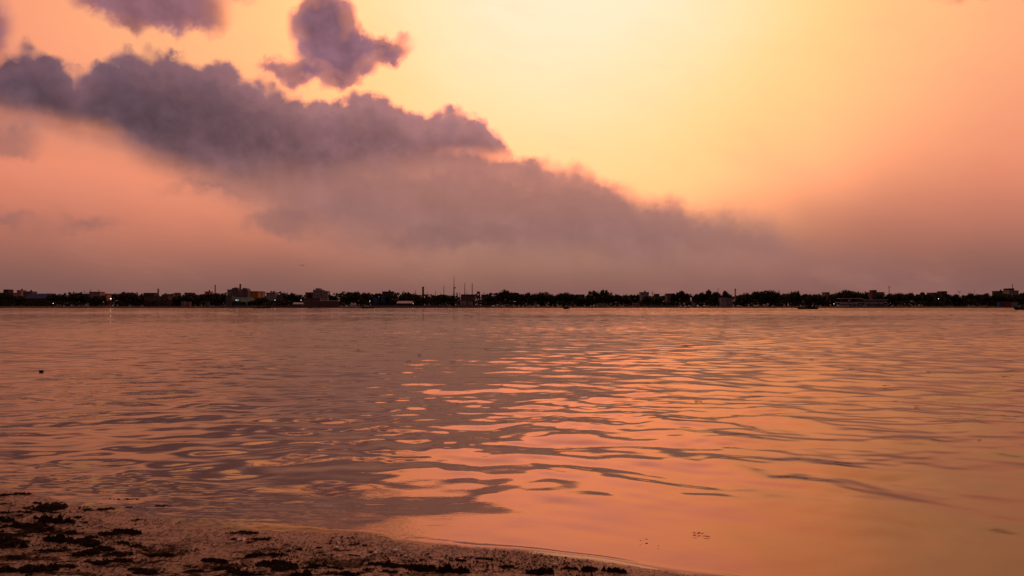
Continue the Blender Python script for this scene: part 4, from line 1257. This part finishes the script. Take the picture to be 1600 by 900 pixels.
# crumpled wrapper: white and red
x, y, z = place(381, 849)
r = empty('wrapper', (x, y, z)); tag(r, 'crumpled white and red wrapper lying on the wet silt', 'wrapper')
for nm, mt, x0, x1, sd in (('white_end', mWh, -.045, .01, 2), ('red_end', mRd, .0085, .06, 3)):
    rn = random.Random(sd); m = MB(); nx, ny = 7, 4
    for i in range(nx):
        for j in range(ny):
            m.v.append((x0 + (x1 - x0) * i / (nx - 1), (j / (ny - 1) - .5) * .05 + rn.uniform(-.004, .004), .012 + rn.uniform(0, .022) - (x0 + (x1 - x0) * i / (nx - 1)) * .12))
    for i in range(nx - 1):
        for j in range(ny - 1):
            a = i * ny + j; m.f.append((a, a + ny, a + ny + 1, a + 1))
    o = m.build(nm, mt, r)
    sm = o.modifiers.new('thick', 'SOLIDIFY'); sm.thickness = .002
# stalk stuck upright in the silt
x, y, z = place(281, 884)
m = MB(); m.tube((0, 0, -.02), (.012, 0, .05), .0022, .0018, 6); m.tube((.012, 0, .049), (.008, 0, .085), .0018, .001, 6)
o = m.build('stalk', mSt, loc=(x, y, z)); tag(o, 'thin reddish dry stalk standing upright in the silt', 'stalk')

# things afloat
def afloat(px, py, wp, mat, lb, grp=None, name='floating_weed', cat='weed', seed=0, h=.25, n=50, core=True):
    x, y, _ = on_z(px, py); me = clump_mesh(seed + 300, n, mat, h=h, core=core); o = bpy.data.objects.new(name, me); COL.objects.link(o)
    s = wp * y / F * 1.1; o.location = (x, y, .01 + s * .02); o.scale = (s, s * 1.2, s * .8); tag(o, lb, cat, grp); return o


afloat(1072, 542, 18, mR, 'long reddish brown raft of weed floating in midstream', seed=1, h=.06, n=120, core=False)
afloat(65.5, 581, 7, mD, 'small round dark clump floating off the left shore', seed=2, h=.5)
pts = [(143,502.5,4),(393,522,5),(1128,519.5,6),(1132,521,4),(1418,483.3,4),(1486,492.6,6),(1205,525.5,4),(1213,547,4),(785,602,7),(945,486,3),(142,613,7),(102,613.5,8),(330,633,8),(1372,579,10),(1495,585,10),(1570,590,13),(1384,604,14),
       (1330,576,9),(1012,600,12),(1400,628,9),(1432,635,8),(1090,628,14),(1268,563,9),(640,565,11),(707,566,10),(760,546,8),(655,555,10),(1530,689,9),(188,585.5,10),(715,631,6),(925,611,8),(1160,563,8),(1188,566,9),(1450,581,8),(540,541,7),(560,547,6)]
wc = {}
for i, (px, py, wp) in enumerate(sorted(pts)):
    zone = 'distant' if py < 545 else ('midstream' if py < 595 else 'nearer')
    wc[zone] = wc.get(zone, -1) + 1
    afloat(px, py, wp, mD, f'{ORD[wc[zone]]} dark sliver of drifting weed on the {zone} water, counted from the left', 'dark slivers of drifting weed', seed=10 + i % 5, h=.08, n=24, core=(wp < 7))
rp = random.Random(9)
x, y, _ = on_z(1095, 836.5)
r = empty('flower_petals', (x, y, .006)); tag(r, 'loose cluster of pink petals floating near the shore', 'petals')
for k in range(7):
    m = MB(); a = rp.uniform(0, 6.28); s = rp.uniform(.012, .02)
    m.poly([(-s, 0, 0), (0, -s * .6, .002), (s, 0, .001), (0, s * .6, .003)]); m.poly([(-s, 0, 0), (0, s * .6, .003), (s, 0, .001), (0, -s * .6, -.002)])
    m.build('petal', mPk, r, loc=(rp.uniform(-.05, .05), rp.uniform(-.06, .06), 0))
for k, (px, py, wp) in enumerate(((1010, 844.5, 6), (1001, 847, 4), (1029, 855, 3))):
    afloat(px, py, wp, mFm if k == 0 else mD2, ('pale speck of scum floating near the shore', 'brown speck floating left of the pale scum', 'brown speck floating right of the pale scum')[k], None, 'floating_speck', 'speck', 50 + k, .2, 12)
